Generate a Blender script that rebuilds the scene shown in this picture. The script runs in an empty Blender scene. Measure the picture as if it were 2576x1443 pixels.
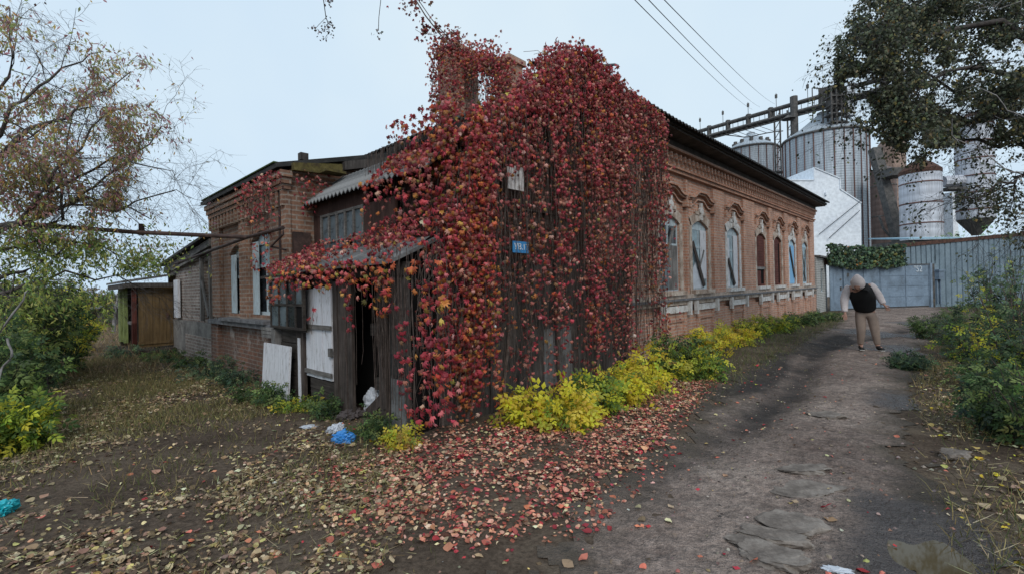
import bpy, math, random
import numpy as np
from mathutils import Vector, Matrix
RNG = np.random.default_rng(7)
random.seed(7)
scene = bpy.context.scene
COL = scene.collection

# ------------------------------------------------------------------ camera model (pixels of a 2576 x 1443 picture)
F = 1160.0; CX = 1288.0; CY = 721.5; CAMH = 1.6
_p = math.radians(0.27); _r = math.radians(1.2)
FW = np.array([0, math.cos(_p), math.sin(_p)])
_r0 = np.array([1.0, 0, 0]); _u0 = np.cross(_r0, FW)
RT = _r0 * math.cos(_r) - _u0 * math.sin(_r)
UP = _r0 * math.sin(_r) + _u0 * math.cos(_r)
CAM = np.array([0, 0, CAMH])
def ray(x, y): return FW + RT * (x - CX) / F + UP * (CY - y) / F
def G(x, y, z=0.0):
    d = ray(x, y); return CAM + d * (z - CAMH) / d[2]
def D(x, y, Y):
    d = ray(x, y); return CAM + d * Y / d[1]
def PL(x, y, p, n):
    d = ray(x, y); return CAM + d * (np.dot(p - CAM, n) / np.dot(d, n))
# house frame: u along the street front, v into the block along the yard front
NEAR = G(1640, 893); FAR = G(2050, 787)
A = (FAR - NEAR); A /= np.linalg.norm(A); B = np.array([-A[1], A[0], 0])
def HW(u, v, z=0.0): return NEAR + A * u + B * v + np.array([0, 0, z])
def hframe(P): return NEAR + P[:, 0:1] * A + P[:, 1:2] * B + np.array([[0, 0, 1.0]]) * P[:, 2:3]
def mframe(P):                                   # street front: the old masonry creeps up slightly towards the far end
    Q = P.copy(); Q[:, 2] = Q[:, 2] * (1 + 0.005 * np.clip(Q[:, 0], 0, 30)); return hframe(Q)
def wframe(P): return P
def uvz(P): return np.array([(P - NEAR) @ A, (P - NEAR) @ B, P[2]])
def onU(x, y, u): return uvz(PL(x, y, HW(u, 0), A))
def onV(x, y, v): return uvz(PL(x, y, HW(0, v), B))

# ------------------------------------------------------------------ noise in numpy
class Noise:
    def __init__(s, seed): s.t = np.random.default_rng(seed).random((128, 128))
    def __call__(s, x, y):
        x = np.asarray(x, float); y = np.asarray(y, float)
        xi = np.floor(x).astype(int); yi = np.floor(y).astype(int)
        fx = x - xi; fy = y - yi; fx = fx * fx * (3 - 2 * fx); fy = fy * fy * (3 - 2 * fy)
        t = s.t; g = lambda i, j: t[i % 128, j % 128]
        return (g(xi, yi) * (1 - fx) + g(xi + 1, yi) * fx) * (1 - fy) + (g(xi, yi + 1) * (1 - fx) + g(xi + 1, yi + 1) * fx) * fy
    def fbm(s, x, y, o=4):
        r = 0; a = .5; n = 0
        for k in range(o):
            r = r + a * s(x * 2 ** k + 17 * k, y * 2 ** k + 31 * k); n += a; a *= .5
        return r / n
N1, N2, N3 = Noise(1), Noise(2), Noise(3)

# ------------------------------------------------------------------ materials
def lin(c):
    c = np.asarray(c, float) / 255.0
    return np.where(c <= .04045, c / 12.92, ((c + .055) / 1.055) ** 2.4)
def L4(c): return tuple(float(v) for v in c[:3]) + (1.0,)
MATS = {}
class NT:
    def __init__(s, name):
        m = bpy.data.materials.new(name); m.use_nodes = True; s.m = m; s.t = m.node_tree
        s.t.nodes.clear(); s.out = s.n('ShaderNodeOutputMaterial'); s.b = s.n('ShaderNodeBsdfPrincipled')
        s.l(s.b.outputs[0], s.out.inputs[0]); MATS[name] = m
    def n(s, typ, **kw):
        nd = s.t.nodes.new(typ)
        for k, v in kw.items(): setattr(nd, k, v)
        return nd
    def l(s, a, b): s.t.links.new(a, b)
    def coord(s, kind='UV', scale=(1, 1, 1)):
        tc = s.n('ShaderNodeTexCoord'); mp = s.n('ShaderNodeMapping'); mp.inputs['Scale'].default_value = scale
        s.l(tc.outputs[kind], mp.inputs[0]); return mp.outputs[0]
    def noise(s, vec, scale, detail=5, rough=.6):
        nd = s.n('ShaderNodeTexNoise'); nd.inputs['Scale'].default_value = scale; nd.inputs['Detail'].default_value = detail
        nd.inputs['Roughness'].default_value = rough; s.l(vec, nd.inputs['Vector']); return nd.outputs['Fac']
    def ramp(s, fac, stops):
        r = s.n('ShaderNodeValToRGB'); e = r.color_ramp.elements
        while len(e) < len(stops): e.new(.5)
        for k, (p, c) in enumerate(stops): e[k].position = p; e[k].color = L4(c) if not np.isscalar(c) else (c, c, c, 1)
        s.l(fac, r.inputs[0]); return r.outputs[0]
    def mix(s, fac, a, b, mode='MIX'):
        m = s.n('ShaderNodeMix', data_type='RGBA', blend_type=mode)
        for sock, v in ((m.inputs[0], fac), (m.inputs[6], a), (m.inputs[7], b)):
            if hasattr(v, 'links') or hasattr(v, 'is_linked'): s.l(v, sock)
            elif np.isscalar(v): sock.default_value = v
            else: sock.default_value = L4(v)
        return m.outputs[2]
    def bump(s, h, strength=.4, dist=.02):
        b = s.n('ShaderNodeBump'); b.inputs['Strength'].default_value = strength; b.inputs['Distance'].default_value = dist
        s.l(h, b.inputs['Height']); s.l(b.outputs[0], s.b.inputs['Normal'])
    def fin(s, col, rough=.85, metal=0., spec=.3):
        if hasattr(col, 'is_linked'): s.l(col, s.b.inputs['Base Color'])
        else: s.b.inputs['Base Color'].default_value = L4(col)
        if hasattr(rough, 'is_linked'): s.l(rough, s.b.inputs['Roughness'])
        else: s.b.inputs['Roughness'].default_value = rough
        s.b.inputs['Metallic'].default_value = metal; s.b.inputs['Specular IOR Level'].default_value = spec
        return s.m

def brick_mat(name, c1, c2, mortar, stain, w=.26, h=.078, ms=.010, stain_amt=.55, pale=None):
    t = NT(name); uv = t.coord('UV')
    nz = t.noise(uv, 2.2, 3)
    dis = t.n('ShaderNodeVectorMath', operation='MULTIPLY_ADD')
    nn = t.n('ShaderNodeTexNoise'); nn.inputs['Scale'].default_value = 3.0; t.l(uv, nn.inputs['Vector'])
    t.l(nn.outputs['Color'], dis.inputs[0]); dis.inputs[1].default_value = (.012, .012, 0); t.l(uv, dis.inputs[2])
    br = t.n('ShaderNodeTexBrick'); t.l(dis.outputs[0], br.inputs['Vector'])
    br.inputs['Color1'].default_value = L4(c1); br.inputs['Color2'].default_value = L4(c2); br.inputs['Mortar'].default_value = L4(mortar)
    br.inputs['Scale'].default_value = 1; br.inputs['Mortar Size'].default_value = ms; br.inputs['Brick Width'].default_value = w
    br.inputs['Row Height'].default_value = h; br.inputs['Mortar Smooth'].default_value = .3; br.inputs['Bias'].default_value = -.1
    fine = t.ramp(t.noise(uv, 24, 4), [(.3, .62), (.7, 1.25)])
    c = t.mix(.8, br.outputs['Color'], fine, 'MULTIPLY')
    big = t.ramp(t.noise(uv, .9, 6, .65), [(.42, 0.), (.68, 1.)])
    st = t.n('ShaderNodeMath', operation='MULTIPLY'); t.l(big, st.inputs[0]); st.inputs[1].default_value = stain_amt
    c = t.mix(st.outputs[0], c, stain)
    if pale is not None:
        pf = t.ramp(t.noise(t.coord('UV', (1.3, 1.0, 1)), 1.7, 7, .7), [(.56, 0.), (.66, .8)])
        c = t.mix(pf, c, pale)
    vs_ = t.ramp(t.noise(t.coord('UV', (2.2, .35, 1)), 1.6, 6, .7), [(.36, .70), (.6, 1.1)]); c = t.mix(.7, c, vs_, 'MULTIPLY')
    t.bump(br.outputs['Fac'], -.8, .015)
    return t.fin(c, .92, spec=.15)
def wood_mat(name, cols, along='y', rough=.85, scale=1.0, board=.13, dark=.5):
    # cols: three linear colours; grain runs along UV y (up) or x
    t = NT(name); sc = (14 * scale, 1.2 * scale, 1) if along == 'y' else (1.2 * scale, 14 * scale, 1)
    uv = t.coord('UV', sc); n = t.noise(uv, 2.0, 6, .7)
    c = t.ramp(n, [(.3, cols[0]), (.5, cols[1]), (.72, cols[2])])
    blot = t.ramp(t.noise(t.coord('UV'), 2.2, 5, .65), [(.35, dark), (.65, 1.15)])
    c = t.mix(.9, c, blot, 'MULTIPLY'); t.bump(n, .5, .01)
    return t.fin(c, rough, spec=.2)
def weather_mat(name, cols, scale=3., rough=.8, metal=0., spec=.3, bump=.3, coord='UV', stops=(.35, .52, .68), rscale=None):
    t = NT(name); uv = t.coord(coord); n = t.noise(uv, scale, 7, .68)
    c = t.ramp(n, list(zip(stops, cols)))
    f = t.ramp(t.noise(uv, scale * 9, 4), [(.3, .75), (.7, 1.15)]); c = t.mix(.7, c, f, 'MULTIPLY')
    if bump: t.bump(n, bump, .02)
    return t.fin(c, rough, metal, spec)
def leaf_mat(name, rough=.5, trans=.25, spec=.3):
    t = NT(name); at = t.n('ShaderNodeAttribute', attribute_name='Col')
    tr = t.n('ShaderNodeBsdfTranslucent'); mx = t.n('ShaderNodeMixShader'); mx.inputs[0].default_value = trans
    t.l(at.outputs['Color'], t.b.inputs['Base Color']); t.l(at.outputs['Color'], tr.inputs[0])
    t.b.inputs['Roughness'].default_value = rough; t.b.inputs['Specular IOR Level'].default_value = spec
    t.l(t.b.outputs[0], mx.inputs[1]); t.l(tr.outputs[0], mx.inputs[2]); t.l(mx.outputs[0], t.out.inputs[0])
    return t.m
def peel_mat(name, paint, under, amt=.5, rough=.7, along=True):
    t = NT(name); uv = t.coord('UV', (6, 1.5, 1) if along else (3, 3, 1)); n = t.noise(uv, 2.4, 8, .75)
    f = t.ramp(n, [(amt - .06, 1.), (amt + .06, 0.)])
    g = t.ramp(t.noise(t.coord('UV', (20, 1.5, 1)), 2, 5), [(.3, .7), (.7, 1.2)])
    c = t.mix(f, paint, under); c = t.mix(.8, c, g, 'MULTIPLY'); t.bump(n, .4, .006)
    return t.fin(c, rough, spec=.25)
def glass_mat(name, col, rough=.15):
    t = NT(name); uv = t.coord('UV'); n = t.noise(uv, 4, 6, .7)
    c = t.ramp(n, [(.35, np.array(col) * .55), (.65, np.array(col) * 1.3)])
    r = t.ramp(n, [(.3, rough), (.7, rough + .35)])
    return t.fin(c, r, spec=.5)
def plain(name, col, rough=.7, metal=0., spec=.3):
    t = NT(name); n = t.noise(t.coord('Object'), 6, 5); c = t.mix(.6, np.array(col), t.ramp(n, [(.3, .7), (.7, 1.2)]), 'MULTIPLY')
    return t.fin(c, rough, metal, spec)

M = {}
M['brick'] = brick_mat('brick_street', (.56, .295, .20), (.39, .19, .13), (.47, .38, .32), (.19, .12, .095), stain_amt=.5, ms=.013)
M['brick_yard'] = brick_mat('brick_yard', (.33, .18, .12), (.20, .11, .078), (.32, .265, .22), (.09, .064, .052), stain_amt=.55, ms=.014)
M['brick_grey'] = brick_mat('brick_grey', (.32, .245, .21), (.16, .105, .085), (.40, .37, .34), (.15, .13, .115), stain_amt=.6, pale=(.36, .33, .30), ms=.013)
M['brick_low'] = brick_mat('brick_low', (.22, .11, .075), (.13, .08, .065), (.22, .19, .17), (.10, .08, .07), stain_amt=.5, pale=(.36, .33, .31))
M['brick_white'] = brick_mat('brick_white', (.52, .52, .50), (.42, .42, .40), (.18, .17, .16), (.22, .22, .2), w=.26, h=.095, ms=.014, stain_amt=.35)
M['brick_dark'] = brick_mat('brick_dark', (.15, .075, .055), (.10, .055, .045), (.12, .10, .09), (.04, .03, .028), stain_amt=.6)
M['plaster'] = weather_mat('plaster_grey', [(.10, .09, .085), (.20, .185, .17), (.27, .255, .235)], 2.2, .9)
M['trim'] = weather_mat('plaster_trim', [(.24, .17, .13), (.42, .34, .28), (.56, .50, .44)], 4, .9)
M['whitewash'] = weather_mat('whitewash', [(.34, .30, .27), (.58, .56, .54), (.68, .68, .67)], 5, .85)
M['slate'] = weather_mat('slate_ledge', [(.07, .07, .075), (.14, .14, .15), (.22, .22, .23)], 6, .7)
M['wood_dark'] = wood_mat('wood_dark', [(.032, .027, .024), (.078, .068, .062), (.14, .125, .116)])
M['wood_darkh'] = wood_mat('wood_dark_h', [(.022, .018, .015), (.05, .042, .037), (.09, .078, .07)], 'x')
M['wood_brown'] = wood_mat('wood_brown', [(.032, .025, .022), (.07, .055, .048), (.125, .102, .09)])
M['wood_grey'] = wood_mat('wood_grey', [(.09, .082, .078), (.19, .18, .172), (.30, .285, .275)])
M['wood_greyh'] = wood_mat('wood_grey_h', [(.08, .072, .066), (.16, .148, .138), (.25, .235, .22)], 'x')
M['wood_white'] = peel_mat('wood_white', (.60, .60, .63), (.24, .22, .21), .40)
M['wood_red'] = wood_mat('wood_red', [(.06, .02, .016), (.11, .036, .028), (.17, .06, .045)])
M['wood_redbrown'] = wood_mat('wood_redbrown', [(.03, .016, .013), (.06, .032, .026), (.09, .05, .042)])
M['door_brown'] = wood_mat('door_brown', [(.075, .045, .02), (.12, .078, .036), (.17, .115, .06)], scale=.6, dark=.75)
M['wood_green'] = wood_mat('wood_green', [(.12, .15, .055), (.22, .27, .10), (.32, .36, .16)])
M['wood_blue'] = peel_mat('wood_blue', (.19, .40, .62), (.40, .42, .42), .34)
M['frame_pale'] = peel_mat('frame_pale', (.42, .50, .54), (.25, .22, .20), .42)
M['frame_blue'] = peel_mat('frame_blue', (.36, .52, .62), (.30, .28, .27), .42)
M['glass'] = glass_mat('glass_dirty', (.10, .125, .14))
M['glass_pale'] = glass_mat('glass_pale', (.24, .33, .37), .3)
M['glass_dark'] = glass_mat('glass_dark', (.018, .022, .026), .12)
M['black'] = plain('interior_shade', (.012, .011, .011), .95, spec=.05)  # near-black colour stands for the shade inside openings
M['asbestos'] = weather_mat('asbestos_sheet', [(.075, .075, .075), (.15, .148, .146), (.24, .235, .23)], 3, .9)
M['roof_dark'] = weather_mat('roof_dark', [(.018, .018, .018), (.035, .034, .033), (.06, .057, .055)], 5, .85)
M['moss'] = weather_mat('moss', [(.05, .036, .022), (.10, .08, .026), (.16, .13, .05)], 9, .95, bump=.8)
M['mossgreen'] = weather_mat('moss_green', [(.02, .035, .012), (.045, .075, .02), (.09, .12, .03)], 9, .95, bump=.8)
M['rust'] = weather_mat('rust', [(.035, .018, .014), (.085, .04, .028), (.15, .075, .05)], 6, .8)
M['pipe'] = weather_mat('pipe_rusty', [(.03, .019, .017), (.06, .036, .031), (.10, .06, .05)], 8, .7)
M['gate_blue'] = weather_mat('gate_blue', [(.115, .15, .19), (.18, .24, .31), (.225, .29, .37)], .9, .55, spec=.4, bump=.1)
M['fence_blue'] = weather_mat('fence_blue', [(.125, .17, .205), (.17, .225, .265), (.21, .27, .315)], 1.3, .6, bump=.1)
M['galv'] = None
M['paint_white'] = weather_mat('paint_white', [(.70, .74, .80), (.80, .84, .89), (.82, .86, .91)], .3, .8, bump=.05)
M['sky_blue_roof'] = weather_mat('roof_sheet_blue', [(.25, .40, .5), (.33, .5, .6), (.4, .56, .66)], 2, .6)
M['cable'] = plain('cable', (.06, .06, .07), .6)
M['steel_dark'] = weather_mat('steel_dark', [(.05, .05, .05), (.10, .095, .09), (.16, .14, .13)], 2, .7)
M['bark'] = weather_mat('bark', [(.028, .022, .02), (.055, .046, .042), (.09, .078, .072)], 12, .9, coord='Object', bump=.6)
M['bark_light'] = weather_mat('bark_light', [(.06, .05, .047), (.11, .095, .09), (.16, .14, .135)], 12, .9, coord='Object', bump=.6)
M['bark_pale'] = weather_mat('bark_pale', [(.14, .13, .125), (.24, .225, .22), (.33, .32, .31)], 12, .9, coord='Object', bump=.4)
M['stem'] = weather_mat('vine_stem', [(.06, .042, .035), (.11, .082, .07), (.17, .135, .12)], 14, .9, coord='Object', bump=.3)
M['leaf'] = leaf_mat('leaf')
M['leaf_thin'] = leaf_mat('leaf_thin', .5, .5)
M['leaf_dry'] = leaf_mat('leaf_dry', .65, .12, .2)
M['grass'] = leaf_mat('grass_blade', .6, .2, .2)
M['stone'] = weather_mat('stone', [(.10, .082, .07), (.185, .155, .133), (.27, .235, .205)], 7, .8, coord='Object', bump=.5)
M['bag_blue'] = plain('plastic_blue', (.04, .22, .55), .35, spec=.5)
M['bag_turq'] = plain('plastic_turquoise', (.02, .36, .42), .35, spec=.5)
M['bag_white'] = plain('plastic_white', (.5, .53, .58), .4, spec=.5)
M['bag_dark'] = plain('cloth_dark', (.09, .075, .075), .9)
M['bag_pink'] = plain('plastic_pinkish', (.55, .46, .47), .5)
M['sign_blue'] = weather_mat('sign_blue', [(.015, .13, .33), (.025, .20, .45), (.05, .26, .52)], 6, .4, spec=.5, bump=.05)
M['sign_white'] = weather_mat('sign_white', [(.34, .29, .27), (.52, .48, .46), (.6, .57, .55)], 9, .6, bump=.05)
M['letter'] = plain('letter_white', (.65, .66, .66), .6)
M['chalk'] = plain('chalk', (.55, .6, .64), .9)
M['skin'] = plain('skin', (.42, .24, .18), .6)
M['skin_shade'] = plain('skin_hood_shade', (.16, .085, .06), .8)  # darker copy of the skin: the hood's shade put into the face colour
M['vest'] = plain('vest_black', (.010, .010, .011), .75)
M['hoodie'] = plain('hoodie_pale', (.66, .58, .57), .9)
M['trouser'] = plain('trousers_beige', (.30, .23, .19), .9)
M['shoe'] = plain('shoe_black', (.018, .017, .017), .6)
M['sole'] = plain('sole_white', (.55, .53, .5), .7)

def silo_mat(name, base, seam, rib=.9, rust=.25):
    t = NT(name); uv = t.coord('UV')
    w = t.n('ShaderNodeTexWave', wave_type='BANDS', bands_direction='Y'); w.inputs['Scale'].default_value = rib; t.l(uv, w.inputs['Vector'])
    w.inputs['Distortion'].default_value = 0
    streak = t.ramp(t.noise(t.coord('UV', (1.6, .08, 1)), 2, 6, .7), [(.35, .58), (.68, 1.18)])
    c = t.mix(.9, base, streak, 'MULTIPLY')
    f = t.ramp(t.noise(t.coord('UV', (1, .22, 1)), .8, 8, .75), [(.62, 0.), (.75, rust)])
    c = t.mix(f, c, seam)
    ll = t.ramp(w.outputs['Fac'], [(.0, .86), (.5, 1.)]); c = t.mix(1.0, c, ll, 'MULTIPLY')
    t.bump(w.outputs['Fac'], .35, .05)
    return t.fin(c, .55, .25, .4)
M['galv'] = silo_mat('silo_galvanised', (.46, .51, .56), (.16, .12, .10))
M['galv2'] = silo_mat('tank_pale', (.62, .64, .70), (.22, .11, .08), .35, .6)
M['brown_tank'] = silo_mat('tank_brown', (.15, .10, .085), (.07, .045, .04), .4, .4)
M['tan_wall'] = silo_mat('tank_tan', (.36, .25, .20), (.2, .12, .09), .4, .4)
M['rib_rust'] = plain('rib_rust', (.17, .09, .075), .8)

# ------------------------------------------------------------------ objects
BASE = {}
def thing(name, label, cat, base=(0, 0, 0), group=None):
    o = bpy.data.objects.new(name, None); COL.objects.link(o); o.location = tuple(float(c) for c in base)
    o.empty_display_size = .2
    tag(o, label, cat, group); BASE[o.name] = np.array(base, float); return o
def tag(o, label=None, cat=None, group=None, kind=None):
    if label: o['label'] = label
    if cat: o['category'] = cat
    if group: o['group'] = group
    if kind: o['kind'] = kind
    return o
def mesh_obj(name, V, loops, starts, mat, parent=None, base=None, uv=None, col=None, smooth=False):
    me = bpy.data.meshes.new(name)
    b = BASE[parent.name] if parent is not None else (np.zeros(3) if base is None else np.array(base, float))
    V = np.asarray(V, float) - b
    n = len(V); me.vertices.add(n); me.vertices.foreach_set('co', V.astype(np.float32).ravel())
    loops = np.asarray(loops, np.int32); starts = np.asarray(starts, np.int32)
    me.loops.add(len(loops)); me.loops.foreach_set('vertex_index', loops)
    me.polygons.add(len(starts)); me.polygons.foreach_set('loop_start', starts)
    if uv is not None:
        l = me.uv_layers.new(name='UVMap'); l.data.foreach_set('uv', np.asarray(uv, np.float32).ravel())
    if col is not None:
        a = me.color_attributes.new('Col', 'FLOAT_COLOR', 'POINT')
        c4 = np.ones((n, 4), np.float32); c4[:, :3] = col; a.data.foreach_set('color', c4.ravel())
    me.polygons.foreach_set('use_smooth', np.full(len(starts), smooth))
    me.update(calc_edges=True); me.validate()
    if mat is not None: me.materials.append(mat)
    o = bpy.data.objects.new(name, me); COL.objects.link(o)
    if parent is not None: o.parent = parent
    else: o.location = tuple(b)
    BASE[o.name] = b
    return o
class MB:
    def __init__(s, frame=hframe): s.V = []; s.Fc = []; s.frame = frame; s.n = 0; s.UV = {}
    def add(s, vs, fs):
        k = s.n
        s.V.extend([tuple(map(float, v)) for v in vs]); s.n += len(vs)
        s.Fc.extend([tuple(i + k for i in f) for f in fs])
    def box(s, a0, a1, b0, b1, c0, c1):
        v = [(x, y, z) for z in (c0, c1) for x, y in ((a0, b0), (a1, b0), (a1, b1), (a0, b1))]
        s.add(v, [(3, 2, 1, 0), (4, 5, 6, 7), (0, 1, 5, 4), (1, 2, 6, 5), (2, 3, 7, 6), (3, 0, 4, 7)])
    def quad(s, *p): s.add(p, [tuple(range(len(p)))])
    def bar(s, p, q, w, t, nrm=(0, 1, 0)):
        # a plank from p to q, width w in the plane whose normal is nrm, thickness t along nrm
        p = np.array(p, float); q = np.array(q, float); nrm = np.array(nrm, float); nrm /= np.linalg.norm(nrm)
        d = q - p; d /= np.linalg.norm(d); sd = np.cross(d, nrm); sd /= np.linalg.norm(sd); nn = np.cross(sd, d)
        v = [e + sd * w / 2 * a + nn * t / 2 * c for e in (p, q) for a, c in ((-1, -1), (1, -1), (1, 1), (-1, 1))]
        s.add(v, [(3, 2, 1, 0), (4, 5, 6, 7), (0, 1, 5, 4), (1, 2, 6, 5), (2, 3, 7, 6), (3, 0, 4, 7)])
    def prism(s, poly, axis, d0, d1):
        # poly: 2-D outline; axis: 0/1/2 is the extrusion axis
        def up(p, d):
            r = [0, 0, 0]; o = [k for k in range(3) if k != axis]; r[o[0]] = p[0]; r[o[1]] = p[1]; r[axis] = d; return r
        n = len(poly); v = [up(p, d0) for p in poly] + [up(p, d1) for p in poly]
        s.add(v, [tuple(range(n))[::-1], tuple(range(n, 2 * n))] + [(i, (i + 1) % n, n + (i + 1) % n, n + i) for i in range(n)])
    def tube(s, pts, r, seg=6, cap=True):
        pts = [np.array(p, float) for p in pts]; rr = r if hasattr(r, '__len__') else [r] * len(pts)
        k = len(pts); v = []
        up = np.array([0, 0, 1.0]); t0 = pts[-1] - pts[0]
        if abs(t0[2]) > .9 * np.linalg.norm(t0): up = np.array([1.0, 0, 0])
        for i, p in enumerate(pts):
            t = pts[min(i + 1, k - 1)] - pts[max(i - 1, 0)]; t /= (np.linalg.norm(t) + 1e-9)
            a = np.cross(t, up); a /= (np.linalg.norm(a) + 1e-9); b = np.cross(a, t)
            for j in range(seg):
                an = 2 * math.pi * j / seg; v.append(p + (a * math.cos(an) + b * math.sin(an)) * rr[i])
        f = [(i * seg + j, i * seg + (j + 1) % seg, (i + 1) * seg + (j + 1) % seg, (i + 1) * seg + j) for i in range(k - 1) for j in range(seg)]
        if cap: f += [tuple(range(seg))[::-1], tuple((k - 1) * seg + j for j in range(seg))]
        s.add(v, f)
    def lathe(s, c, prof, seg=24, a0=0., uvc=True):
        # profile of (radius, z) around the vertical through c
        k = len(prof); v = []
        for r, z in prof:
            for j in range(seg):
                an = a0 + 2 * math.pi * j / seg; v.append((c[0] + r * math.cos(an), c[1] + r * math.sin(an), c[2] + z))
        f = [(i * seg + j, i * seg + (j + 1) % seg, (i + 1) * seg + (j + 1) % seg, (i + 1) * seg + j) for i in range(k - 1) for j in range(seg)]
        base = len(s.Fc)
        s.add(v, f)
        if uvc:
            for i in range(k - 1):
                for j in range(seg):
                    R = max(prof[i][0], prof[i + 1][0]); L = 2 * math.pi * R / seg
                    z0, z1 = prof[i][1], prof[i + 1][1]
                    if abs(z1 - z0) < 1e-6: z1 = z0 + abs(prof[i][0] - prof[i + 1][0])
                    s.UV[base + i * seg + j] = [(j * L, z0), ((j + 1) * L, z0), ((j + 1) * L, z1), (j * L, z1)]
    def jitter(s, a, seed=0):
        r = np.random.default_rng(seed); s.V = [tuple(np.array(v) + r.normal(0, a, 3)) for v in s.V]
    def build(s, name, mat, parent=None, base=None, smooth=False):
        P = np.array(s.V); loops = []; starts = []; uv = []
        off = RNG.random(2) * 7
        for fi, f in enumerate(s.Fc):
            starts.append(len(loops)); loops.extend(f)
            if fi in s.UV: uv.extend([(a + off[0], b) for a, b in s.UV[fi]]); continue
            q = P[list(f)]; nr = np.zeros(3)
            for i in range(len(q)): nr += np.cross(q[i] - q[0], q[(i + 1) % len(q)] - q[0])
            nr = np.abs(nr)
            if nr[2] > max(nr[0], nr[1]) * 1.2: t = q[:, [0, 1]]
            elif nr[0] > nr[1]: t = q[:, [1, 2]]
            else: t = q[:, [0, 2]]
            uv.extend([tuple(k) for k in t])
        return mesh_obj(name, s.frame(P), loops, starts, M[mat] if isinstance(mat, str) else mat, parent, base, uv, None, smooth)

# scattered leaves -----------------------------------------------------------
def tmpl(vs, fs): return (np.array(vs, float), [tuple(f) for f in fs])
def leaflet(l, w, ang, droop=.25, x0=0, y0=0):
    c, s_ = math.cos(ang), math.sin(ang); pts = []
    for x, y, z in ((0, 0, 0), (-w / 2, .45 * l, -.06 * l), (0, l, -droop * l), (w / 2, .45 * l, -.06 * l), (0, .5 * l, .0)):
        pts.append((x * c + y * s_ + x0, -x * s_ + y * c + y0, z))
    return pts
def ovate(w, curl, fold, tipx=0.):
    P = [(0, 0), (-.3 * w, .14), (-.5 * w, .38), (-.38 * w, .68), (tipx, 1), (.38 * w, .68), (.5 * w, .38), (.3 * w, .14), (0, .45)]
    v = [(x, y, curl * (y - .5) ** 2 + fold * abs(x) + .08 * math.sin(x * 9 + y * 5)) for x, y in P]
    return tmpl(v, [(8, (i + 1) % 8, i) for i in range(8)])
def compound(parts):
    v = []; f = []
    for p in parts:
        k = len(v); v += p; f += [(k, k + 4, k + 1), (k + 1, k + 4, k + 2), (k, k + 3, k + 4), (k + 4, k + 3, k + 2)]
    return tmpl(v, f)
T_CREEP = compound([leaflet(l, .44, a, d) for l, a, d in ((.72, -1.25, .5), (.92, -.6, .4), (1, 0, .55), (.92, .6, .4), (.72, 1.25, .5))])
T_CREEP3 = compound([leaflet(l, .6, a, d) for l, a, d in ((.8, -.8, .5), (1, 0, .4), (.8, .8, .5))])
T_OVATE = compound([leaflet(1, .68, 0, .15)])
T_CURL = compound([leaflet(1, .6, 0, -.35)])
T_FA = ovate(.72, .5, .2, .06); T_FB = ovate(.62, -.55, -.35, -.05)
T_LONG = compound([leaflet(1, .36, 0, .2)])
T_PINN = compound([leaflet(.5, .24, 0, .2, 0, .62), leaflet(.46, .22, -.9, .2, 0, .5), leaflet(.46, .22, .9, .2, 0, .5), leaflet(.42, .2, -1.1, .2, 0, .22), leaflet(.42, .2, 1.1, .2, 0, .22)])
T_BLADE = tmpl([(-.03, 0, 0), (.03, 0, 0), (.022, .55, .04), (-.022, .55, .04), (0, 1, .2)], [(0, 1, 2, 3), (3, 2, 4)])
T_SPRIG = compound([leaflet(.42, .26, -1.0, .15, 0, .1), leaflet(.42, .26, 1.0, .15, 0, .28), leaflet(.42, .26, -.8, .15, 0, .5), leaflet(.4, .24, .8, .15, 0, .62), leaflet(.38, .22, 0, .15, 0, .8)])
def nrmz(v): return v / (np.linalg.norm(v, axis=-1, keepdims=True) + 1e-9)
def scatter(name, T, pos, normal, tip, size, col, mat, parent=None, base=None):
    tv, tf = T; n = len(pos); pos = np.asarray(pos, float)
    y = nrmz(np.asarray(tip, float)); z = np.asarray(normal, float)
    x = nrmz(np.cross(y, z)); z = np.cross(x, y)
    s_ = np.asarray(size, float).reshape(n, 1, 1)
    V = pos[:, None, :] + s_ * (tv[None, :, 0:1] * x[:, None, :] + tv[None, :, 1:2] * y[:, None, :] + tv[None, :, 2:3] * z[:, None, :])
    k = len(tv); fl = np.concatenate([np.array(f) for f in tf]); lens = np.array([len(f) for f in tf])
    loops = (fl[None, :] + (np.arange(n) * k)[:, None]).ravel()
    st = np.concatenate([[0], np.cumsum(lens)[:-1]]); starts = (st[None, :] + (np.arange(n) * len(fl))[:, None]).ravel()
    c = np.repeat(np.asarray(col), k, axis=0)
    return mesh_obj(name, V.reshape(-1, 3), loops, starts, M[mat] if isinstance(mat, str) else mat, parent, base, None, c)
def palette(cols, n, w=None, var=.18, rng=RNG):
    c = np.array([lin(k) for k in cols]); i = rng.choice(len(c), n, p=None if w is None else np.array(w) / np.sum(w))
    r = c[i] * np.exp(rng.normal(0, var, (n, 1))) * np.exp(rng.normal(0, .07, (n, 3)))
    return np.clip(r, .003, .8)
def rdir(n, rng=RNG): return nrmz(rng.normal(0, 1, (n, 3)))
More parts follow.
